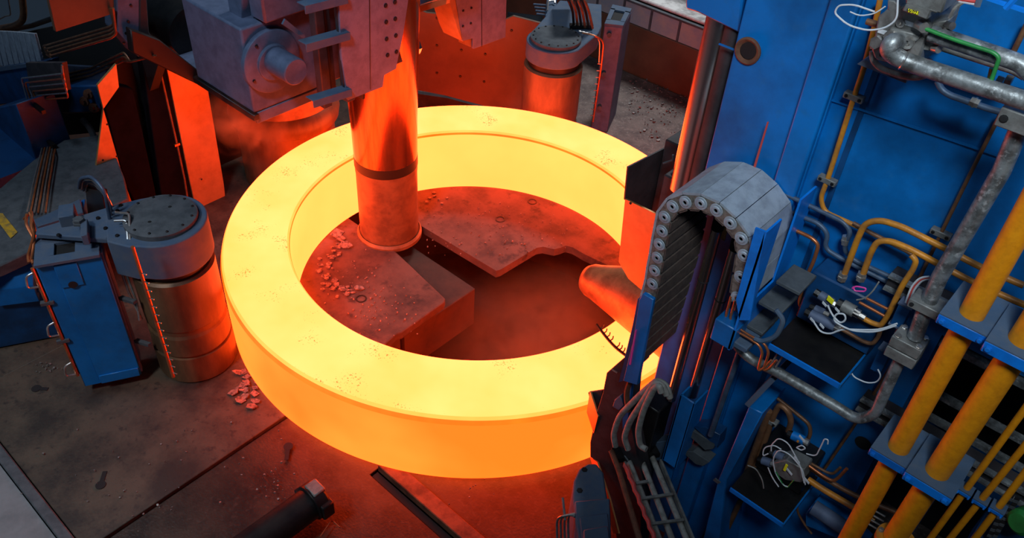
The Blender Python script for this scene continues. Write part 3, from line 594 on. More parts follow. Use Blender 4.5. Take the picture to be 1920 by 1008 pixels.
ch=MB(); ch.box((1.03,-4.35,-.3),(1.06,-1.9,FZ+.02)); ch.box((1.06,-4.35,-.3),(1.2,-1.9,-.02))
tag(MB().box((1.03,-2.25,-.1),(5,-2.11,-.01)).build('floor_beam',M['beam'],bevel=.008),'heat-stained steel bar lying on the floor below the ring','beam')
tag(MB().box((1.03,-2.325,-.14),(5,-2.255,-.11)).build('floor_channel',M['black']),'dark gutter along the steel bar below the ring','gutter')
tag(MB().tube([P(600,1006,z=0),P(622,974,z=0),P(637,988,z=0)],.006,.02,6).build('bent_wire',M['brown']),'thin bent wire on the floor beside the black pipe','wire')
#@@PART2
# ---------------------------------------------------------------- mill stand (blue housing on the right)
st=thing('mill_stand','large blue painted steel stand wall filling the right of the frame','machine frame',(4.5,0,-.2))
MB().prism([V((2.78,-1.0,-1.4)),V((3.36,-1.0,-1.4)),V((3.36,-1.0,6.5)),V((2.78,-1.0,6.5))],(0,1.9,0)).build('guide_column',M['blue'],st,bevel=.01)
MB().prism([V((3.36,-.96,-1.4)),V((4.32,-.96,-1.4)),V((4.32,-.96,3.02)),V((7,-.96,3.02)),V((7,-.96,6.5)),V((3.36,-.96,6.5))],(0,1.8,0)).build('web_panel',M['blue'],st)
MB().prism([V((3.22,-1.0,-1.4)),V((3.36,-1.0,-1.4)),V((3.36,-1.0,6.5)),V((3.22,-1.0,6.5))],(0,-.05,0)).build('column_flange',M['blue'],st,bevel=.012,seg=2)
MB().prism([V((3.50,-.96,-1.4)),V((3.53,-.96,-1.4)),V((3.53,-.96,6.5)),V((3.50,-.96,6.5))],(0,-.006,0)).build('weld_seam',M['bluedark'],st)
MB().prism([P(1538,178,y=-.97),P(1538,182,y=-.97),P(1760,256,y=-.97),P(1905,305,y=-.97),P(1905,300,y=-.97),P(1760,251,y=-.97)],(0,-.004,0)).build('weld_seam',M['blue'],st)
MB().prism([P(1285,-80,y=-.95),P(1285,17,y=-.95),P(1308,24,y=-.95),P(1385,62,y=-.95),P(1400,-80,y=-.95)],(0,.5,0)).build('head_slab',M['blue'],st,bevel=.01)
MB().box((4.33,.6,-1.4),(7.5,.7,3.0)).build('recess_back',M['black'],st)
MB().prism([V((4.32,-.5,2.62)),V((7,-.5,2.62)),V((7,-.5,2.86)),V((4.32,-.5,2.86))],(0,.2,0)).build('inner_girder',M['bluedark'],st,bevel=.01)
MB().prism([V((4.32,-.3,1.5)),V((7,-.3,1.5)),V((7,-.3,1.7)),V((4.32,-.3,1.7))],(0,.2,0)).build('inner_girder',M['bluedark'],st,bevel=.01)
MB().box((4.6,-.7,-1.4),(4.72,-.5,3.0)).build('inner_post',M['bluedark'],st,bevel=.01)
MB().lathe([(.045,0),(.045,.006),(.066,.018),(.074,.012),(.074,0)],P(1403,95,y=-1.0)+V((0,0,0)),(0,-1,0),32).build('bore_bush',M['rust'],st)
MB().lathe([(.045,.0),(.045,.003),(0,.003)],P(1403,95,y=-1.01),(0,-1,0),24).build('bore_hole',M['black'],st)
MB().prism([P(1439,228,y=-1.06),P(1442,228,y=-1.06),P(1408,345,y=-1.06),P(1403,345,y=-1.06)],(0,-.004,0)).build('painted_edge_glint',M['redcableglint'],st)  # red strip paints in the ring-light reflection on the column edge
MB().obox(P(1440,118,y=-.97),V((.3,0,0)),V((0,.005,0)),V((0,0,.004))).build('weld_seam',M['blue'],st)
MB().lathe([(.05,0),(.05,.003),(0,.003)],P(1618,830,y=-.96),(0,-1,0),24).build('bore_hole',M['black'],st)
# chrome column
t=thing('lift_column','thick chrome lift rod glowing orange on its left side, left of the blue stand','column',(2.58,-.78,3.0))
MB().cyl(V((2.575,-.80,3.0)),V((2.575,-.80,4.3)),.088,n=64).build('rod',M['chrome'],t)
MB().cyl(V((2.70,-.86,3.0)),V((2.70,-.86,4.3)),.062,n=48).build('shadow_gap_rod',M['guarddark'],t)  # dark rod stands in for the shadow gap beside the chrome rod
# axial slide guard
GY=-.72
t=thing('roll_guard','angular sheet guard, painted dark for shade outside and orange-lit below, beside the cable chain','guard',P(1200,450,y=GY))
pa=P(1172,373,y=GY)
MB().prism([P(u,v,y=GY) for u,v in ((1172,373),(1234,403),(1205,545),(1178,522),(1160,490))],(0,.015,0)).build('lower_plate',M['ringlit'],t)
MB().prism([P(u,v,x=pa.x) for u,v in ((1172,374),(1178,313),(1262,270),(1266,330),(1236,420),(1210,420))],(-.012,0,0)).build('rear_plate',M['guarddark'],t)  # dark colour paints in the shade on the side away from the ring
MB().box((pa.x+.02,-.35,1.9),(2.72,.2,2.98)).build('slide_block',M['guarddark'],t,bevel=.01)
MB().box((pa.x+.25,-.70,2.45),(2.74,-.36,2.96)).build('slide_block',M['guarddark'],t,bevel=.01)
MB().tube([P(1244,306,y=-.5),P(1262,300,y=-.5),P(1262,290,y=-.5)],.008,.01,6).build('clip',M['grey'],t)
MB().prism([P(1248,330,y=-.66),P(1262,322,y=-.66),P(1280,344,y=-.66)],(0,.02,0)).build('gusset',M['bluedust'],t)
for u,v in ((1182,381),(1222,462)):
    bolts([P(u,v,y=GY-.001)],(0,-1,0),.008,.004,M['black'],t,name='bolt_hole',n=10)
# cone roll
t=thing('cone_roll','red-hot looking cone roll resting on the right of the ring','roll',(2.0,0,.84))
ax=V((1.58,0,.33)).normalized()
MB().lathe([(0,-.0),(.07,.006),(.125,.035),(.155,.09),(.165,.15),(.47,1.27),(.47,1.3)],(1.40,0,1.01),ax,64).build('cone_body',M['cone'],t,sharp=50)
# spray comb above ring
t=thing('spray_comb','dark toothed spray pipe curving over the ring surface','spray pipe',P(1145,640,z=.9))
cpts=[P(u,v,z=.93) for u,v in ((1119,608),(1126,618),(1140,636),(1155,652),(1176,668))]
MB().tube(cpts,.013,.1,8).build('pipe',M['dark'],t)
for u,v in ((1125,616),(1131,625),(1137,632),(1143,639),(1155,651),(1160,656),(1165,661),(1171,665)):
    MB().tube([P(u,v,z=.93),P(u+6,v-4,z=.95),P(u+7,v-9,z=.98)],.006,.01,6).build('nozzle',M['dark'],t)
# ---- energy chain
t=thing('cable_chain','arched steel cable chain with round pins and grey cover plates','cable chain',(3.1,-1.3,2.0))
pins=[(1223,532),(1227,507),(1232,483),(1236,458),(1241,433),(1246,407),(1261,387),(1285,379),(1314,381),(1343,394),(1369,418),(1390,447),(1395,479)]
Y0,Y1=-1.5,-1.06
pw=[P(u,v,y=Y0) for u,v in pins]
down=[V((pw[0].x-.004*i,Y0,pw[0].z-.118*i)) for i in range(6,0,-1)]
pw=down+pw
rt_=[V((pw[-1].x+.01,Y0,pw[-1].z-.12*(i+1))) for i in range(2)]; rt_[-1]=P(1382,558,y=Y0); rt_[0]=(pw[-1]+rt_[-1])/2
pw+=rt_
cen=V((3.09,Y0,3.2))
def onorm(i):
    a,b=pw[max(i-1,0)],pw[min(i+1,len(pw)-1)]; d=(b-a).normalized(); n=V((d.z,0,-d.x))
    if n.dot(pw[i]-V((3.1,Y0,min(pw[i].z,3.25))))<0: n=-n
    return n
for i in range(len(pw)-1):
    a,b=pw[i],pw[i+1]; d=(b-a).normalized(); na,nb=onorm(i),onorm(i+1); n=(na+nb).normalized()
    h=.045; D=V((0,Y1-Y0,0))
    q=[a-d*.012+n*h*.75,a+d*.02+n*h,b-d*.02+n*h,b+d*.012+n*h*.75,b+d*.012-n*h*.75,b-d*.02-n*h,a+d*.02-n*h,a-d*.012-n*h*.75]
    lo=MB().prism(q,(0,.012,0)).build('chain_link',M['chain'],t,bevel=.002)
    MB().prism([p+V((0,Y1-Y0-.012,0)) for p in q],(0,.012,0)).build('rear_link',M['chain'],t)
    MB().prism([a+na*h+d*.002,b+nb*h-d*.002,b+nb*(h+.014)-d*.002,a+na*(h+.014)+d*.002],D).build('cover_plate',M['chainback'],t)
    MB().prism([a-na*h*.9+d*.012,b-nb*h*.9-d*.012,b-nb*(h*.9+.01)-d*.012,a-na*(h*.9+.01)+d*.012],D).build('inner_bar',M['chaininner'],t)
    MB().lathe([(.012,0),(.012,.008),(.022,.008),(.026,.003),(.037,.003),(.039,0)],a,(0,-1,0),20).build('pin',M['chainback'],lo)
MB().lathe([(.012,0),(.012,.008),(.022,.008),(.026,.003),(.037,.003),(.039,0)],pw[-1],(0,-1,0),20).build('pin',M['chainback'],t)
MB().obox(pw[-1]+V((0,.02,-.0)),V((.04,0,0)),V((0,.015,0)),V((0,0,.05))).build('end_bracket',M['chainback'],t,bevel=.004)
# channels holding the chain
t=thing('chain_channel','bright blue channel bracket holding the right end of the cable chain','bracket',P(1420,500,y=-1.5))
F=-1.56
MB().prism([P(u,v,y=F) for u,v in ((1416,427),(1434,434),(1406,600),(1386,600),(1380,560),(1384,548))],(0,.012,0)).build('front_flange',M['bluelite'],t)
a=P(1434,434,y=F); zt=a.z; zb_=P(1414,553,y=F).z
MB().box((a.x-.0,F,2.70),(a.x+.012,-1.40,zt)).build('side_plate',M['bluelite'],t)
MB().box((a.x-.0,-1.2,2.75),(a.x+.012,-1.02,zt+.02)).build('side_plate',M['bluelite'],t)
MB().box((a.x,-1.40,2.70),(a.x+.012,-1.2,3.0)).build('side_plate',M['bluelite'],t)
MB().prism([P(1438,600,y=F),P(1450,640,y=F),P(1395,660,y=F),P(1380,620,y=F)],(0,.3,0))
b_=P(1395,610,y=F)
MB().box((a.x-.12,F,2.70),(a.x+.02,-1.42,2.86)).build('foot_box',M['blue'],t,bevel=.006)
MB().box((a.x-.06,F+.02,2.72),(a.x+.10,-1.2,2.76)).build('foot_plate',M['bluedust'],t,bevel=.006)
for k in range(3):
    MB().obox(P(1425+k*34,600-k*38,y=-1.3),V((.07,0,.0)),V((0,.10,0)),V((0,0,.012))).build('step_bar',M['grey'],t,bevel=.004)
MB().tube([P(1455,580,y=-1.5),P(1470,600,y=-1.5),P(1455,632,y=-1.5),P(1428,640,y=-1.5),P(1415,634,y=-1.5)],.014,.2,8).build('loop_strap',M['bluedust'],t)
t=thing('chain_channel','narrow blue channel covering the lower left of the cable chain','bracket',P(1200,640,y=-1.6))
MB().prism([P(u,v,y=-1.57) for u,v in ((1205,550),(1225,562),(1195,722),(1168,714),(1186,640),(1198,562))],(0,.03,0)).build('front_flange',M['blue'],t,bevel=.004)
MB().prism([P(u,v,y=-1.56) for u,v in ((1198,562),(1186,640),(1168,714),(1160,716),(1180,640),(1196,560))],(0,.3,0)).build('side_plate',M['bluedark'],t)
tag(MB().prism([P(u,v,y=-1.585) for u,v in ((1191,619),(1193,619),(1182,684),(1179,683))],(0,.01,0)).build('edge_highlight',M['pink']),'thin pink strip painted as the violet highlight on the edge of the narrow blue channel','strip')  # pink strip paints in the violet highlight along the channel edge
# twin rods inside the arch
for k,(u0,v0,u1,v1,lab) in enumerate(((1346,424,1257,746,'left'),(1380,462,1305,745,'right'))):
    t=thing('slide_rod',lab+' of the two slim chrome rods running down inside the chain arch','rod',P(u1,v1,y=-1.14))
    a=P(u0,v0,y=-1.14);b=P(u1,v1,y=-1.14); b=V((a.x,a.y,b.z))
    MB().cyl(b,a,.033,n=40).build('rod',M['chrome'],t)
    MB().cyl(a-Z*.02,a+Z*.06,.036,n=24).build('rod_cap',M['black'],t)
    MB().lathe([(.034,-.004),(.036,0),(.034,.004)],a-Z*.42,Z,32).build('joint',M['black'],t)
MB_=MB().prism([P(u,v,y=-1.10) for u,v in ((1350,420),(1364,425),(1358,452),(1348,444))],(0,.01,0))
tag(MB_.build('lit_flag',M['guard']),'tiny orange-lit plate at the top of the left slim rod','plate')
t=thing('rod_channel','blue U channel at the foot of the right slim rod','channel',P(1290,800,y=-1.2))
a=P(1280,735,y=-1.24); b=P(1310,735,y=-1.24)
MB().box((a.x,-1.27,1.1),(b.x+.01,-1.255,a.z)).build('front_flange',M['blue'],t,bevel=.003)
MB().box((a.x,-1.27,1.1),(a.x+.012,-1.1,a.z)).build('side_flange',M['blue'],t)
MB().box((b.x,-1.27,1.1),(b.x+.012,-1.1,a.z)).build('side_flange',M['blue'],t)
# lower carriage at bottom centre
t=thing('lower_carriage','dark violet-edged carriage side at the lower right rim of the ring','carriage',P(1130,850,y=-1.4))
Yc=-1.38
MB().prism([P(u,v,y=Yc) for u,v in ((1174,667),(1137,699),(1130,735),(1118,774),(1106,829),(1106,856),(1120,866),(1142,935),(1165,1060),(1200,1060),(1205,900),(1180,780),(1186,700))],(0,.12,0)).build('side_plate',M['guarddark'],t,bevel=.006)
def onp(u,v,p0,n):
    r=FW+RT*((u-960)/FPX)-UP*((v-504)/FPX); return CAM+r*((p0-CAM).dot(n)/r.dot(n))
hn=V((-.5,-.86,0)).normalized()
p0=P(1106,733,y=-1.30); MB().prism([onp(u,v,p0,hn) for u,v in ((1106,733),(1121,780),(1113,812),(1100,772))],-hn*.012).build('orange_lit_plate',M['ringlit'],t)
p0=P(1120,866,y=-1.42); MB().prism([onp(u,v,p0,hn) for u,v in ((1106,856),(1120,866),(1143,935),(1160,1000),(1150,1000),(1129,934))],-hn*.012).build('lit_edge',M['ringlit'],t)
MB().prism([P(u,v,y=-1.27) for u,v in ((1106,733),(1132,729),(1128,768),(1118,790))],(0,-.02,0)).build('top_flap',M['guarddark'],t)
MB().prism([P(u,v,y=Yc-.01) for u,v in ((1160,742),(1170,735),(1178,752),(1168,762),(1156,755))],(0,-.05,0)).build('lug',M['casting'],t,bevel=.004)
MB().prism([P(u,v,y=Yc-.005) for u,v in ((1148,691),(1158,697),(1157,699),(1147,693))],(0,-.005,0)).build('clip',M['silver'],t)
MB().prism([P(u,v,y=Yc-.01) for u,v in ((1186,690),(1192,690),(1182,780),(1172,800),(1172,760))],(0,-.03,0)).build('edge_rail',M['blue'],t)
MB().tube([P(1182,712,y=-1.5),P(1174,735,y=-1.5),P(1178,770,y=-1.5)],.02,.1,8).build('short_hose',M['rust'],t)
MB().box((2.80,-1.25,.1),(3.0,-1.06,1.5)).build('inner_block',M['dark'],t,bevel=.01)
# three hoses
for k,pts in enumerate(([(1256,745),(1250,722),(1232,712),(1205,735),(1160,780),(1150,815),(1154,836)],[(1250,740),(1243,722),(1228,716),(1210,745),(1180,790),(1170,820),(1178,842)],[(1240,735),(1236,722),(1226,728),(1205,770),(1196,810),(1200,835),(1212,842)])):
    tag(MB().tube([P(u,v,y=-1.62-.03*k) for u,v in pts],.021,.25,12).build('hose',M['hose']),('left','middle','right')[k]+' of the three thick grey hoses dropping to the pipe tray','hose','thick grey hoses')
# pipe tray
t=thing('pipe_tray','dusty ladder tray carrying three steel pipes at the bottom edge','pipe tray',P(1210,950,z=.9))
zt=1.0
for (a,b) in (((1177,858),(1248,1040)),((1198,850),(1272,1040)),((1220,850),(1300,1040))):
    MB().tube([P(*a,z=zt),P(*b,z=zt)],.022,0,12).build('tray_pipe',M['hose'],t)
    MB().cyl(P(*a,z=zt)+V((-.02,0,0)),P(*a,z=zt)+V((.03,-.02,0)),.027,n=12).build('collar',M['dark'],t)
for (a,b) in (((1200,935),(1262,926)),((1220,982),(1282,974)),((1244,1030),(1305,1022)),((1192,906),(1215,902))):
    p,q=P(*a,z=zt+.035),P(*b,z=zt+.035); MB().tube([p,q],.014,0,4).build('rung',M['lightgrey'],t)
for (a,b,mt) in (((1237,868),(1308,1040),'lightgrey'),((1170,872),(1234,1030),'lightgrey')):
    p,q=P(*a,z=zt),P(*b,z=zt); s=(q-p).cross(Z).normalized()*.008
    MB().prism([p-s,p+s,q+s,q-s],(0,0,.05)).build('side_rail',M[mt],t)
MB().tube([P(1146,845,z=1.05),P(1160,880,z=1.03),P(1205,1030,z=1.0)],.022,.05,10).build('outer_pipe',M['rust'],t)
rp_=[P(1172+ (1228-1172)*i/12+(2 if i%2 else -1),872+(1012-872)*i/12,z=1.06) for i in range(13)]
MB().tube(rp_,.016,0,8).build('lit_hose',M['redcableglint'],t)
MB().prism([P(1146,838,z=1.08),P(1250,822,z=1.08),P(1252,848,z=1.0),P(1150,862,z=1.0)],(0,0,-.05)).build('head_plate',M['dark'],t,bevel=.005)
t=thing('bracket_steps','dim blue and grey bracket plates below the slim rods','bracket',P(1300,850,y=-1.2))
for q,mt in ((((1202,832),(1253,826),(1251,848),(1240,868),(1205,845)),'bluedust'),(((1233,862),(1267,858),(1266,868),(1258,905),(1245,880)),'blue'),(((1286,812),(1300,808),(1342,832),(1336,842),(1322,844)),'grey'),(((1276,845),(1300,846),(1330,866),(1318,874),(1304,870)),'grey'),(((1300,800),(1322,800),(1350,815),(1345,840)),'bluedark')):
    MB().prism([P(u,v,y=-1.16) for u,v in q],(0,.1,0)).build('bracket_plate',M[mt],t,bevel=.004)
# blue diagonal post near valve pipes
t=thing('blue_post','tall dark blue post with a slanted pale cap right of the pipe tray','post',P(1390,900,y=-1.3))
MB().prism([P(u,v,y=-1.34) for u,v in ((1404,762),(1346,900),(1305,1060),(1345,1060),(1362,900),(1430,775))],(0,.3,0)).build('post_body',M['blue'],t,bevel=.006)
MB().prism([P(u,v,y=-1.36) for u,v in ((1396,757),(1404,764),(1452,715),(1444,708))],(0,.3,0)).build('cap_plate',M['bluedust'],t)
MB().prism([P(u,v,y=-1.35) for u,v in ((1342,895),(1352,903),(1347,905),(1338,898))],(0,-.01,0)).build('cap_lip',M['grey'],t)
for k,(a,b,r,mt,lab) in enumerate((((1388,655),(1332,815),.02,'pipegrey','dim upright conduit between slim rods and galvanised elbow'),((1442,770),(1395,900),.022,'brown','dim brown pipe beside the blue post'),((1390,935),(1340,1040),.02,'brown','short brown pipe below the lower valve shelf'))):
    tag(MB().cyl(P(*b,y=-1.2),P(*a,y=-1.2),r,n=14).build('conduit',M[mt]),lab,'pipe')

# ---------------------------------------------------------------- pipes on the stand
def pipe(name,label,mt,pts,r,fr=.06,y=-1.3,clips=(),group=None,n=12,cat='pipe',fit=(),flip=None):
    P3=[P(*q[:2],y=(q[2] if len(q)>2 else y)) for q in pts]
    c=P3[0]; t=thing(name,label,cat,c,group)
    MB().tube(P3,r,fr,n).build('pipe_run',M[mt],t)
    for q in clips:
        u,v=q[:2]; p=P(u,v,y=y)
        o=MB().obox(p+V((0,.005,0)),V((.05,0,0)),V((0,max(.02,r*1.3),0)),V((0,0,.016))).build('pipe_clip',M['lightgrey'],t,bevel=.003)
        bolts([p+V((s*.034,-max(.02,r*1.3)+.005,0)) for s in(-1,1)],(0,-1,0),.008,.006,M['dark'],t)
    for u,v,du,dv in fit:
        a,b=P(u-du,v-dv,y=y),P(u+du,v+dv,y=y); MB().cyl(a,b,r*1.45,n=6).build('nut_fitting',M['silver'],t)
        MB().cyl(a+(b-a)*.4,a+(b-a)*.6,r*1.7,n=6).build('nut_fitting',M['silver'],t)
    return t
pipe('ochre_pipe','ochre pipe running down from the upper valve block with two clips','ochre',[(1650,0),(1640,50),(1619,131),(1601,182),(1553,333),(1538,372),(1546,397),(1616,428)],.0135,.06,-1.03,clips=((1601,182),(1551,338)))
pipe('grey_tube','upper of two thin blue-grey tubes right of the chain','pipegrey',[(1440,348),(1582,416),(1596,435),(1585,455),(1584,470),(1602,488),(1690,528),(1724,545)],.0135,.06,-1.04,fit=((1585,450,-1,8),))
pipe('grey_tube','lower of two thin blue-grey tubes right of the chain','pipegrey',[(1484,398),(1489,401),(1535,418),(1553,438),(1545,465),(1582,487),(1676,534),(1722,560)],.0135,.06,-1.04)
pipe('brown_tube','short brown tube curving down beside the chain bracket','copper',[(1484,428),(1521,445),(1535,458),(1526,489),(1508,526),(1498,570),(1511,584)],.011,.05,-1.1)
pipe('brown_tube','thin brown tube branching under the ochre pipes','brown',[(1600,418),(1640,440),(1700,470),(1712,478)],.012,.04,-1.04)
pipe('ochre_pipe','outer ochre pipe looping over the valve block','ochre',[(1584,512),(1609,445),(1622,418),(1650,412),(1690,424),(1785,472),(1835,499),(1920,535)],.0165,.08,-1.14,fit=((1580,518,2,-7),))
pipe('ochre_pipe','inner ochre pipe looping over the valve block','ochre',[(1619,512),(1633,472),(1645,452),(1668,451),(1704,465),(1768,499),(1832,533),(1925,573)],.0165,.08,-1.16,fit=((1615,518,2,-7),))
pipe('ochre_pipe','worn ochre pipe bending round under the valve block','ochre',[(1708,478),(1718,488),(1712,505),(1693,532),(1664,592),(1652,610),(1636,606),(1600,586)],.0145,.07,-1.2)
pipe('brown_tube','dull pipe dropping from the worn ochre bend','brown',[(1652,612),(1648,630),(1636,645),(1618,640),(1570,612),(1545,604)],.0115,.05,-1.2)
for k,(a,b) in enumerate((((1625,559),(1664,579)),((1611,566),(1658,592)))):
    pipe('copper_tube',('upper','lower')[k]+' of two short copper tubes beside the valve block','copper',[a,b],.008,0,-1.25,group='short copper tubes')
pipe('thin_conduit','thin upright brown conduit crossing behind the big galvanised pipe','brown',[(1875,215),(1822,320),(1767,432),(1725,519),(1722,528)],.0095,.05,-1.02,clips=((1764,438),))
pipe('thin_conduit','thin upright conduit below the galvanised elbow','brown',[(1690,655),(1650,720),(1600,800),(1545,880)],.0095,0,-1.02)
pipe('thin_conduit','thin ochre conduit at the upper right edge','brown',[(1928,40),(1900,98)],.012,0,-1.02)
# galvanised pipes
GY2=-1.34
t=pipe('galvanised_pipe','thick galvanised pipe leaving the flanged elbow, running to the upper right edge','galv',[(1690,78,-1.40),(1674,78,-1.50),(1664,92,-1.50),(1680,107,-1.48),(1712,120,-1.46),(1935,193,-1.46)],.036,.09,GY2,n=20)
MB().lathe([(.037,-.004),(.040,0),(.037,.004)],P(1694,113,y=-1.48),(P(1712,120,y=-1.46)-P(1680,107,y=-1.48)),24).build('weld_ring',M['silver'],t)
pipe('galvanised_pipe','second galvanised pipe above, leaving the block flange','galv',[(1745,62),(1895,112),(1915,120),(1935,140)],.034,.06,-1.40,n=20)
pipe('galvanised_pipe','dim galvanised pipe behind the upper one','hose',[(1750,78),(1905,128),(1925,140)],.027,.06,-1.2,n=16)
pipe('green_tube','thin green tube over the upper galvanised pipe','green',[(1735,54),(1790,75),(1862,98),(1874,108),(1868,125),(1858,152)],.0085,.04,-1.45)
pipe('grey_tube','dark tube looping under the upper valve block','hose',[(1636,96),(1636,112),(1650,128),(1690,142),(1720,146),(1745,138)],.014,.08,-1.36,fit=((1640,84,0,6),))
pipe('grey_tube','slim dark tube with a union under the galvanised pipe','pipegrey',[(1758,152),(1765,168),(1780,178),(1860,206),(1905,216)],.0145,.06,-1.2,fit=((1828,192,8,3),))
t=pipe('galvanised_pipe','big upright mottled galvanised pipe with a clamp and a flange block','galv',[(1922,215),(1905,255),(1878,320),(1762,519),(1732,586),(1716,632)],.037,0,-1.38,n=20)
p=P(1743,572,y=-1.38); MB().box((p.x-.085,p.y-.055,p.z-.025),(p.x+.085,p.y+.055,p.z+.025)).build('clamp_block',M['lightgrey'],t,bevel=.004)
bolts([p+V((s*.065,-.056,0)) for s in(-1,1)],(0,-1,0),.009,.006,M['black'],t,name='bolt_hole',n=10)
p=P(1700,650,y=-1.38); 
for dz in (-.035,.035): MB().box((p.x-.075,p.y-.06,p.z+dz-.032),(p.x+.075,p.y+.06,p.z+dz+.032)).build('flange_block',M['lightgrey'],t,bevel=.004)
bolts([p+V((sx*.052,sy*.042,.067)) for sx in(-1,1) for sy in (-1,1)],(0,0,1),.014,.012,M['silver'],t,n=10)
p=P(1912,222,y=-1.42); MB().box((p.x-.07,p.y-.05,p.z-.04),(p.x+.09,p.y+.05,p.z+.04)).build('clamp_block',M['lightgrey'],t,bevel=.004)
bolts([p+V((-.045,-.051,0))],(0,-1,0),.014,.006,M['black'],t,name='bolt_hole',n=10)
pipe('galvanised_pipe','galvanised pipe with a wide elbow below the flange block','galv',[(1688,672),(1660,732),(1640,778),(1605,786),(1575,766),(1460,698),(1405,672),(1380,645),(1374,622),(1378,600)],.030,.14,-1.38,n=20)
for k in range(2):
    o=k*10
    pipe('copper_tube',('left','right')[k]+' of two copper tubes bent in a zigzag over the lower galvanised pipe','copper',[(1371+o,555),(1359+o,600-k*4),(1362+o,612-k*6),(1395+k*6,628-k*2),(1423+o,646-k*3),(1430+o*1.2,660),(1421+o,695),(1432+o*1.1,690),(1446+o,675)],.0075,.035,-1.5,group='zigzag copper tubes')
for k in range(2):
    o=k*14
    tag(MB().tube([P(1440+o,690-k*2,y=-1.4),P(1458+o,663-k*2,y=-1.4)],.006,0,6).build('tie_rod',M['lightgrey']),('left','right')[k]+' of two short pale rods crossing the lower galvanised pipe','rod')
# ---------------------------------------------------------------- upper valve block
t=thing('valve_block','dusty grey hydraulic block with flanges and yellow label at upper right','valve block',P(1690,60,y=-1.4))
by=-1.40
MB().prism([P(u,v,y=by) for u,v in ((1662,18),(1655,25),(1646,30),(1634,95),(1640,112),(1716,130),(1745,50),(1742,30),(1700,10))],(0,.36,0)).build('block_body',M['lightgrey'],t,bevel=.008)
MB().prism([P(u,v,y=by-.03) for u,v in ((1668,52),(1724,66),(1720,76),(1662,110),(1655,96))],(0,.05,0)).build('elbow_flange',M['lightgrey'],t,bevel=.004)
MB().prism([P(u,v,y=by-.10) for u,v in ((1700,5),(1690,20),(1738,38),(1745,22),(1756,26),(1760,20),(1720,8))],(0,.25,0)).build('solenoid',M['lightgrey'],t,bevel=.005)
MB().prism([P(u,v,y=by-.10) for u,v in ((1705,-60),(1697,8),(1765,26),(1776,-5),(1780,-60))],(0,.22,0)).build('coil_housing',M['lightgrey'],t,bevel=.006)
tp=[P(u,v,y=by-.103) for u,v in ((1703.5,16),(1723,22),(1722,28),(1702.5,22))]
MB().prism(tp,(0,-.002,0)).build('yellow_label',M['yellowtag'],t)
# lettering on the label
lc=(tp[0]+tp[2])/2
fc=bpy.data.curves.new('label_text','FONT'); fc.body='W021'; fc.size=.020; fc.align_x='CENTER'; fc.align_y='CENTER'; fc.extrude=.0005
fo_=bpy.data.objects.new('label_text',fc); COL.objects.link(fo_); fc.materials.append(M['black']); fo_.location=lc+V((0,-.004,0))
exd=(tp[1]-tp[0]).normalized(); fo_.rotation_euler=Matrix((exd,(V((0,-1,0))).cross(exd).normalized(),V((0,-1,0)))).transposed().to_euler(); 
bpy.context.view_layer.update()
me_=bpy.data.meshes.new_from_object(fo_.evaluated_get(bpy.context.evaluated_depsgraph_get())); lt=bpy.data.objects.new('label_text',me_); COL.objects.link(lt); lt.location=fo_.location; lt.rotation_euler=fo_.rotation_euler; bpy.data.objects.remove(fo_); attach(lt,t)
bolts([P(u,v,y=by-.03) for u,v in ((1671,67),(1704,79),(1657,100))],(0,-1,0),.020,.02,M['silver'],t,n=12,hole=True)
bolts([P(1690,43,y=by-.002)],(0,-1,0),.014,.012,M['silver'],t,n=12,hole=True)
for u,v in ((1656,60),(1706,45)): 
    p=P(u,v,y=by-.003); MB().obox(p,exd*.022,V((0,.002,0)),exd.cross(V((0,1,0)))*.009).build('name_plate',M['white'],t)
MB().cyl(P(1733,52,y=by-.06),P(1722,46,y=by-.02),.022,n=8).build('hex_fitting',M['silver'],t)
MB().cyl(P(1641,80,y=by-.04),P(1652,78,y=by),.028,n=6).build('hex_plug',M['silver'],t)
MB().cyl(P(1625,40,y=-1.3),P(1645,46,y=-1.3),.014,n=12).build('stub_pipe',M['brown'],t)
MB().prism([P(u,v,y=by+.02) for u,v in ((1748,42),(1778,38),(1758,98),(1728,94))],(0,.12,0)).build('side_flange',M['lightgrey'],t,bevel=.004)
for u,v in ((1776,46),(1763,55),(1750,90)): MB().cyl(P(u,v,y=by+.02),P(u+10,v+3,y=by+.0),.016,n=12).build('cap_screw',M['silver'],t)
MB().prism([P(u,v,y=-1.3) for u,v in ((1607,120),(1622,112),(1700,150),(1698,156))],(0,.3,0)).build('shelf_plate',M['bluedust'],t)
MB().prism([P(u,v,y=by+.0) for u,v in ((1664,0),(1676,2),(1690,14),(1684,26),(1664,20))],(0,.1,0)).build('side_lug',M['lightgrey'],t,bevel=.004)
tag(MB().tube([P(u,v,y=-1.5) for u,v in ((1640,22),(1600,8),(1572,10),(1564,24),(1590,48),(1630,58),(1662,52),(1682,36),(1684,-20))],.004,.12,6).build('loose_wire',M['white']),'thin white wire looping left of the upper valve block','wire')
tag(MB().tube([P(u,v,y=-1.5) for u,v in ((1594,22),(1612,30),(1640,26),(1660,12))],.003,.1,6).build('loose_wire',M['white']),'short pale wire curling inside the larger wire loop','wire')
t=thing('cable_ladder','blue cable ladder crossing the top right corner','cable ladder',P(1890,10,y=-1.5))
MB().prism([P(u,v,y=-1.5) for u,v in ((1838,-8),(1838,-3),(1935,30),(1935,22))],(0,.02,0)).build('side_rail',M['bluelite'],t)
MB().tube([P(1885,16,y=-1.5),P(1905,-5,y=-1.5)],.012,0,6).build('rung',M['bluelite'],t)
MB().tube([P(1795,-2,y=-1.6),P(1825,3,y=-1.6),P(1838,2,y=-1.6)],.006,.02,6).build('cable',M['redcableglint'],t)
MB().tube([P(1798,2,y=-1.6),P(1830,8,y=-1.6)],.005,0,6).build('cable',M['white'],t)
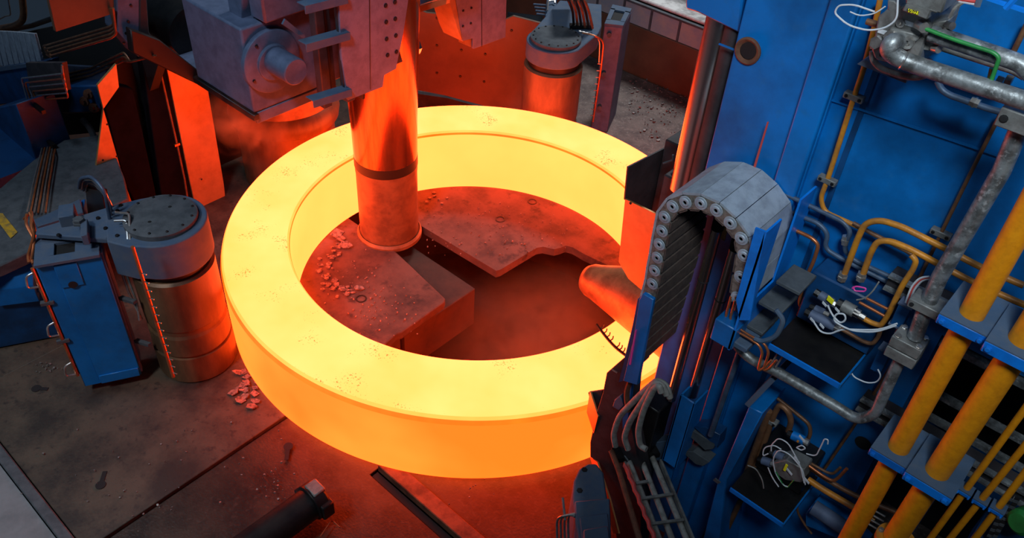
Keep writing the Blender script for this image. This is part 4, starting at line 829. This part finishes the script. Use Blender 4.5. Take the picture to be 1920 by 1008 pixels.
tag(MB().tube([P(1780,34,y=-1.5),P(1790,14,y=-1.5),P(1806,4,y=-1.5)],.007,.05,6).build('loose_wire',M['hose']),'dull cable dropping from the cable ladder','wire')
MB().tube([P(1838,-6,y=-1.6),P(1832,12,y=-1.6)],.012,0,6).build('end_bracket',M['bluedust'],t)
t=thing('pipe_union','small green valve with chrome unions below the galvanised pipes','valve',P(1880,150,y=-1.3))
MB().cyl(P(1862,128,y=-1.3),P(1856,154,y=-1.3),.014,n=8).build('valve_body',M['green'],t)
for u,v in ((1875,152),(1892,150)): MB().cyl(P(u-6,v-2,y=-1.25),P(u+6,v+2,y=-1.25),.022,n=6).build('union_nut',M['silver'],t)
MB().tube([P(1880,165,y=-1.2),P(1925,178,y=-1.2)],.02,0,8).build('stub',M['dark'],t)
# ---------------------------------------------------------------- rails
for k,(x0,zr,lab) in enumerate(((3.98,3.26,'upper'),(4.12,2.40,'lower'))):
    t=thing('strut_rail',lab+' slotted grey strut rail crossing behind the yellow pipes','rail',(x0,-1.1,zr),'strut rails behind the yellow pipes')
    MB().box((x0,-1.12,zr+.05),(6.5,-1.08,zr+.065)).build('rail_lip',M['galv'],t)
    MB().box((x0,-1.12,zr-.03),(6.5,-1.08,zr-.015)).build('rail_lip',M['galv'],t)
    MB().box((x0,-1.09,zr-.03),(6.5,-1.0,zr+.06)).build('rail_web',M['guarddark'],t)
    for i in range(14):
        x=x0+.1+i*.15; MB().box((x,-1.093,zr),(x+.08,-1.088,zr+.03)).build('slot',M['black'],t)
tag(MB().box((4.33,-.98,2.96),(6.6,-.9,3.0)).build('angle_bar',M['galv']),'thin pale bar edging the dark opening behind the yellow pipes','bar')
tag(MB().box((4.33,-.7,2.2),(6.6,-.66,2.235)).build('angle_bar',M['galv']),'second pale bar seen deep between the yellow pipes','bar')
tag(MB().box((4.33,-.75,2.98-.55),(6.6,-.7,2.98-.52)).build('angle_bar',M['galv']),'pale bar crossing between the two thick yellow pipes','bar')
# ---------------------------------------------------------------- yellow pipes with clamps
def ypipe(label,top,bot,y,r,clamps,group,small=False):
    # vertical pipe: x from its pixel at the clamps
    xs=[P(*c,y=y).x for c in (top,bot)]; x=sum(xs)/2
    zt=P(*top,y=y).z; zb=P(*bot,y=y).z
    a=V((xs[1],y,zb)); b=V((xs[0],y,zt)); d=(b-a).normalized()
    t=thing('yellow_pipe',label,'pipe',a,group)
    MB().cyl(a-d*.9,b+d*.9,r,n=32).build('pipe_run',M['yellow'],t)
    for (u,v) in clamps:
        p=P(u,v,y=y); p=a+d*((p-a).dot(d)); w,h,e=(r*2.0,r*1.9,r*.52) if not small else (r*2.1,r*2.0,r*.8)
        for s in (-1,1):
            MB().box((p.x-w,p.y-h if s<0 else p.y+.002,p.z-e),(p.x+w,p.y-.002 if s<0 else p.y+h+.1*(not small),p.z+e)).build('clamp_half',M['bluelite'] if s<0 else M['bluelite'],t,bevel=.005)
        MB().box((p.x-w,p.y-h,p.z+e),(p.x+w,p.y+h+.1*(not small),p.z+e+.006)).build('clamp_cover',M['bluedust'],t)
        bolts([V((p.x+s*w*.78,p.y-h,p.z)) for s in(-1,1)],(0,-1,0),r*.22 if not small else r*.3,.014,M['bluelite'],t,n=8)
    return t
ypipe('left of the two thick yellow pipes, held by two blue clamps',(1925,400),(1592,1008),-1.55,.053,[(1826,602),(1688,850)],'thick yellow pipes')
ypipe('right of the two thick yellow pipes, reaching the right edge higher up',(1915,642),(1676,1008),-1.6,.058,[(1912,650),(1757,894)],'thick yellow pipes')
for k,(a,b,c) in enumerate((((1920,768),(1745,1008),(1812,920)),((1920,837),(1782,1008),(1840,938)),((1920,888),(1829,1008),(1868,952)))):
    ypipe(('left','middle','right')[k]+' of the three thin yellow pipes in the lower right corner',a,b,-1.5,.0165,[c],'thin yellow pipes',True)
# ---------------------------------------------------------------- shelf and valves
for z_,x0,x1,lab in ((2.80,3.62,4.04,'dark shelf plate below the middle valve group'),(1.52,3.70,4.08,'dark shelf plate at the bottom below the tangle of white wires')):
    t=thing('valve_shelf',lab,'shelf',((x0+x1)/2,-1.2,z_))
    MB().box((x0,-1.45,z_-.012),(x1,-.97,z_)).build('shelf_plate',M['dark'],t)
    MB().box((x0,-1.46,z_-.03),(x1,-1.45,z_+.004)).build('front_lip',M['bluelite'],t)
    MB().box((x1,-1.46,z_-.03),(x1+.01,-.97,z_+.004)).build('side_lip',M['blue'],t)
    MB().prism([V((x0+.02,-1.44,z_-.03)),V((x0+.02,-.97,z_-.03)),V((x0+.02,-.97,z_-.3))],(.015,0,0)).build('gusset',M['blue'],t)
def valve(t,a,b,r,y,mt='casting'):
    p,q=P(*a,y=y),P(*b,y=y); MB().cyl(p,q,r,n=16).build('valve_body',M[mt],t); 
    MB().cyl(q,q+(q-p).normalized()*.03,r*.7,n=6).build('valve_nut',M['silver'],t)
    MB().cyl(p-(q-p).normalized()*.03,p,r*.8,n=6).build('valve_nut',M['dark'],t)
t=thing('valve_group','cluster of small grey solenoid valves with tags on a dark blue manifold','valves',P(1560,590,y=-1.2))
MB().box((3.62,-1.16,2.81),(4.06,-.97,3.16)).build('manifold',M['bluedark'],t,bevel=.01)
valve(t,(1537,552),(1562,568),.026,-1.26); valve(t,(1520,588),(1566,612),.028,-1.30); valve(t,(1528,578),(1545,586),.022,-1.24)
valve(t,(1580,572),(1602,584),.034,-1.26,'lightgrey'); valve(t,(1600,583),(1612,590),.022,-1.26,'dark')
MB().obox(P(1557,562,y=-1.3),V((.018,0,-.006)),V((0,.004,0)),V((0,0,.014))).build('yellow_tag',M['yellowtag'],t)
for u,v in ((1546,570),(1523,600),(1541,611),(1570,581)): MB().obox(P(u,v,y=-1.33),V((.014,0,-.007)),V((0,.003,0)),V((0,0,.006))).build('white_plug',M['white'],t)
tag(MB().tube([P(u,v,y=-1.28) for u,v in ((1600,537),(1602,545),(1622,546),(1624,540),(1605,536),(1598,540))],.004,.02,6).build('tag_loop',M['pink']),'bright pink cable loop on the middle valve group','tag')
tag(MB().tube([P(u,v,y=-1.36) for u,v in ((1552,572),(1560,590),(1575,606),(1586,600),(1584,588),(1568,587),(1562,600),(1580,612),(1600,620),(1640,623),(1680,610))],.005,.06,6).build('cable_bunch',M['white']),'white cable looping out of the middle valve group','cable')
tag(MB().tube([P(u,v,y=-1.34) for u,v in ((1525,602),(1538,622),(1556,626),(1580,616),(1610,618),(1650,618),(1682,606))],.005,.06,6).build('cable_bunch',M['white']),'second white cable sagging below the middle valve group','cable')
tag(MB().tube([P(u,v,y=-1.3) for u,v in ((1648,528),(1635,548),(1620,560),(1606,562))],.004,.06,6).build('loose_wire',M['hose']),'dull wire rising right of the pink loop','wire')
for k in range(3):
    tag(MB().tube([P(u+k*3,v+k*2,y=-1.25) for u,v in ((1743,518),(1725,520),(1710,535),(1703,552),(1698,568))],.005,.1,6).build('cable',M[('white','redcableglint','white')[k]]),('left pale','red','right pale')[k]+' cable curving into the square conduit left of the galvanised pipe','cable')
t=thing('square_conduit','dark blue square conduit left of the galvanised pipe','conduit',P(1700,590,y=-1.25))
a=P(1700,570,y=-1.25); b=P(1690,612,y=-1.25)
MB().box((a.x-.03,-1.27,b.z),(a.x+.03,-1.21,a.z)).build('conduit_body',M['bluedark'],t,bevel=.003)
MB().box((a.x-.036,-1.275,a.z-.004),(a.x+.036,-1.205,a.z+.006)).build('top_rim',M['casting'],t)
MB().box((a.x-.036,-1.275,b.z-.006),(a.x+.036,-1.205,b.z+.004)).build('bottom_rim',M['casting'],t)
tag(MB().tube([P(1685,612,y=-1.22),P(1664,655,y=-1.22)],.006,0,6).build('cable',M['redcableglint']),'red cable dropping from the square conduit','cable')
t=thing('square_conduit','lower dark blue square conduit beside the flange block','conduit',P(1655,675,y=-1.25))
a=P(1662,655,y=-1.25); b=P(1642,692,y=-1.25)
MB().box((a.x-.03,-1.27,b.z),(a.x+.03,-1.21,a.z)).build('conduit_body',M['bluedark'],t,bevel=.003)
MB().box((a.x-.036,-1.275,a.z-.004),(a.x+.036,-1.205,a.z+.006)).build('top_rim',M['casting'],t)
tag(MB().tube([P(u,v,y=-1.3) for u,v in ((1594,692),(1600,706),(1625,718),(1645,716),(1652,704),(1646,692))],.004,.05,6).build('loose_wire',M['white']),'white wire hanging in an arc below the dark shelf','wire')
# lower valve group
t=thing('valve_group','lower tangle of valves and sensor plugs above the bottom shelf','valves',P(1480,870,y=-1.2))
MB().box((3.72,-1.2,1.53),(4.06,-.97,1.78)).build('manifold',M['dark'],t,bevel=.01)
MB().prism([P(u,v,y=-1.3) for u,v in ((1448,868),(1474,862),(1508,880),(1502,905),(1472,900),(1450,884))],(0,.12,0)).build('valve_plate',M['lightgrey'],t,bevel=.006)
valve(t,(1430,862),(1446,868),.028,-1.25); valve(t,(1452,850),(1470,858),.026,-1.25); valve(t,(1486,815),(1508,826),.03,-1.2,'blue')
MB().obox(P(1473,876,y=-1.33),V((.008,0,0)),V((0,.003,0)),V((0,0,.03))).build('yellow_tag',M['yellowtag'],t)
for u,v in ((1504,822),(1480,884),(1512,900),(1494,862)): MB().obox(P(u,v,y=-1.32),V((.022,0,-.012)),V((0,.004,0)),V((0,0,.006))).build('white_plug',M['white'],t)
MB().obox(P(1496,827,y=-1.32),V((.006,0,0)),V((0,.004,0)),V((0,0,.006))).build('orange_lamp',M['ochre'],t)
for k,(pts,mt,lab) in enumerate((
 ([(1510,908),(1506,880),(1480,850),(1460,842),(1448,860),(1455,890),(1470,910),(1478,912)],'white','white wire loop, largest over the lower valves'),
 ([(1508,905),(1500,870),(1478,830),(1460,820),(1446,834),(1446,845)],'white','white wire arching high over the lower valves'),
 ([(1440,850),(1430,855),(1432,838),(1452,834),(1465,842)],'white','small pale wire loop left of the lower valves'),
 ([(1440,876),(1448,895),(1460,912)],'white','short wire hanging left below the lower valves'),
 ([(1455,884),(1468,908),(1476,914),(1488,900)],'green','short green wire under the lower valves'),
 ([(1512,850),(1530,855),(1540,835),(1546,822),(1553,824),(1552,832)],'white','white wire with a hooked end right of the lower valves'),
 ([(1494,838),(1504,834),(1511,840),(1502,844),(1493,838)],'white','tiny white wire ring on the lower valve top'),
 ([(1402,872),(1418,878),(1430,900),(1432,915)],'hose','dim wire trailing left of the lower valves'))):
    tag(MB().tube([P(u,v,y=-1.38) for u,v in pts],.004,.05,6).build('loose_wire',M[mt]),lab,'wire')
pipe('brown_pipe','brown pipe hooking over at left of the lower valve tangle','brown',[(1402,905),(1425,850),(1452,775),(1462,757),(1478,770),(1484,790),(1478,808)],.019,.08,-1.18,clips=((1444,788),))
pipe('brown_tube','thin brown pipe following above the hooked one','brown',[(1450,740),(1500,780),(1518,795),(1520,812),(1512,830)],.0125,.07,-1.12)
pipe('copper_tube','copper tube kinking upward beside the lower valves','copper',[(1502,862),(1545,893),(1562,902),(1572,895),(1588,878)],.010,.04,-1.22)
pipe('copper_tube','dull tube kinking upward beside the copper one','brown',[(1510,862),(1550,885),(1562,888),(1576,876)],.009,.04,-1.18)
pipe('ochre_pipe','worn ochre pipe leading from the lower valves to the yellow pipe','ochre',[(1515,898),(1545,918),(1600,950),(1640,975)],.02,.1,-1.22)
pipe('brown_pipe','worn brown pipe above it leading behind the yellow pipe','brown',[(1510,870),(1560,905),(1610,932),(1680,960)],.016,.1,-1.18)
t=thing('hydraulic_cylinder','dim blue and chrome cylinder at the bottom centre right','cylinder',P(1540,960,y=-1.2))
MB().cyl(P(1525,950,y=-1.25),P(1600,1000,y=-1.25),.05,n=24).build('barrel',M['casting'],t)
MB().prism([P(u,v,y=-1.2) for u,v in ((1510,962),(1520,950),(1580,990),(1620,1030),(1510,985))],(0,.15,0)).build('side_block',M['blue'],t,bevel=.005)
MB().tube([P(1495,935,y=-1.2),P(1495,960,y=-1.2),P(1510,985,y=-1.2),P(1522,1000,y=-1.2)],.008,.04,6).build('side_tube',M['brown'],t)
for i in range(4): tag(MB().tube([P(1628+i*-4,950+i*8,y=-1.25),P(1660-i*3,968+i*9,y=-1.25)],.007,0,6).build('tie_rod',M['silver']),('top','second','third','bottom')[i]+' of four thin bright rods between the two thick yellow pipes','rod','thin bright rods')
t=thing('flange_ring','ochre flange with bolts at the foot of the right thick yellow pipe','flange',P(1680,1000,y=-1.55))
p=P(1684,1006,y=-1.6)
MB().lathe([(.06,0),(.105,0),(.105,.035),(.06,.035)],p-Z*.06,Z,32,closed=True).build('ring_flange',M['ochre'],t)
bolts([p+V((.085*math.cos(a),.085*math.sin(a),-.025)) for a in (.2,1.2,2.2,3.2,4.3,5.4)],(0,0,1),.013,.016,M['silver'],t)
t=thing('green_motor','green round motor end in the bottom right corner','motor',P(1905,985,y=-1.3))
MB().lathe([(.0,0),(.05,.0),(.07,.02),(.07,.2)],P(1908,980,y=-1.3),(0.4,.9,-.2),32).build('motor_body',M['green'],t)
MB().box((4.95,-1.2,1.9),(5.3,-1.0,2.1)).build('motor_base',M['bluedark'],t,bevel=.005)
for k in range(2):
    a=P(1855+k*9,1006,y=-1.25); b=P(1898+k*12,925+k*5,y=-1.25)
    t=thing('roller_chain',('left','right')[k]+' of two black roller chains near the green motor','chain',a,'roller chains')
    n=14
    for i in range(n): MB().obox(a.lerp(b,(i+.5)/n),(b-a)*(.36/n),V((0,.008,0)),V((.012,0,.004))).build('chain_link',M['black' if i%2 else 'grey'],t)

# ---------------------------------------------------------------- smoke
def smoke(name,label,c,rad,dens,col,thr=.5):
    bm=bmesh.new(); bmesh.ops.create_icosphere(bm,subdivisions=3,radius=1); me=bpy.data.meshes.new(name); bm.to_mesh(me); bm.free()
    for v in me.vertices: v.co=V((v.co.x*rad[0],v.co.y*rad[1],v.co.z*rad[2]))
    o=bpy.data.objects.new(name,me); COL.objects.link(o); o.location=c; o['kind']='stuff'; o['label']=label; o['category']='smoke'
    m=bpy.data.materials.new(name); m.use_nodes=True; N=m.node_tree.nodes;L=m.node_tree.links; N.remove(N['Principled BSDF'])
    vs=N.new('ShaderNodeVolumePrincipled'); vs.inputs['Color'].default_value=col; vs.inputs['Anisotropy'].default_value=.2
    tc=N.new('ShaderNodeTexCoord'); mp=N.new('ShaderNodeMapping'); mp.inputs['Scale'].default_value=(1/rad[0],1/rad[1],1/rad[2]); L.new(tc.outputs['Object'],mp.inputs[0])
    ln=N.new('ShaderNodeVectorMath'); ln.operation='LENGTH'; L.new(mp.outputs[0],ln.inputs[0])
    fall=N.new('ShaderNodeMapRange'); fall.inputs[1].default_value=1; fall.inputs[2].default_value=.35; L.new(ln.outputs['Value'],fall.inputs[0])
    n=N.new('ShaderNodeTexNoise'); n.inputs['Scale'].default_value=3.2; n.inputs['Detail'].default_value=3; n.inputs['Distortion'].default_value=.8; L.new(tc.outputs['Object'],n.inputs['Vector'])
    r=N.new('ShaderNodeMapRange'); r.inputs[1].default_value=thr; r.inputs[2].default_value=thr+.2; r.inputs[4].default_value=dens; L.new(n.outputs[0],r.inputs[0])
    mu=N.new('ShaderNodeMath'); mu.operation='MULTIPLY'; L.new(fall.outputs[0],mu.inputs[0]); L.new(r.outputs[0],mu.inputs[1]); L.new(mu.outputs[0],vs.inputs['Density'])
    L.new(vs.outputs[0],N['Material Output'].inputs['Volume']); me.materials.append(m)
    return o
smoke('smoke_wisp','orange-lit wisp of smoke drifting under the head casting left of the mandrel',(-2.0,-1.25,1.75),(.75,.6,.45),1.3,(1,.6,.3,1),.47)
smoke('pit_haze','red haze hanging in the open pit inside the ring',(.95,.1,-.35),(1.2,1.3,.75),.27,(1,.55,.3,1),.3)
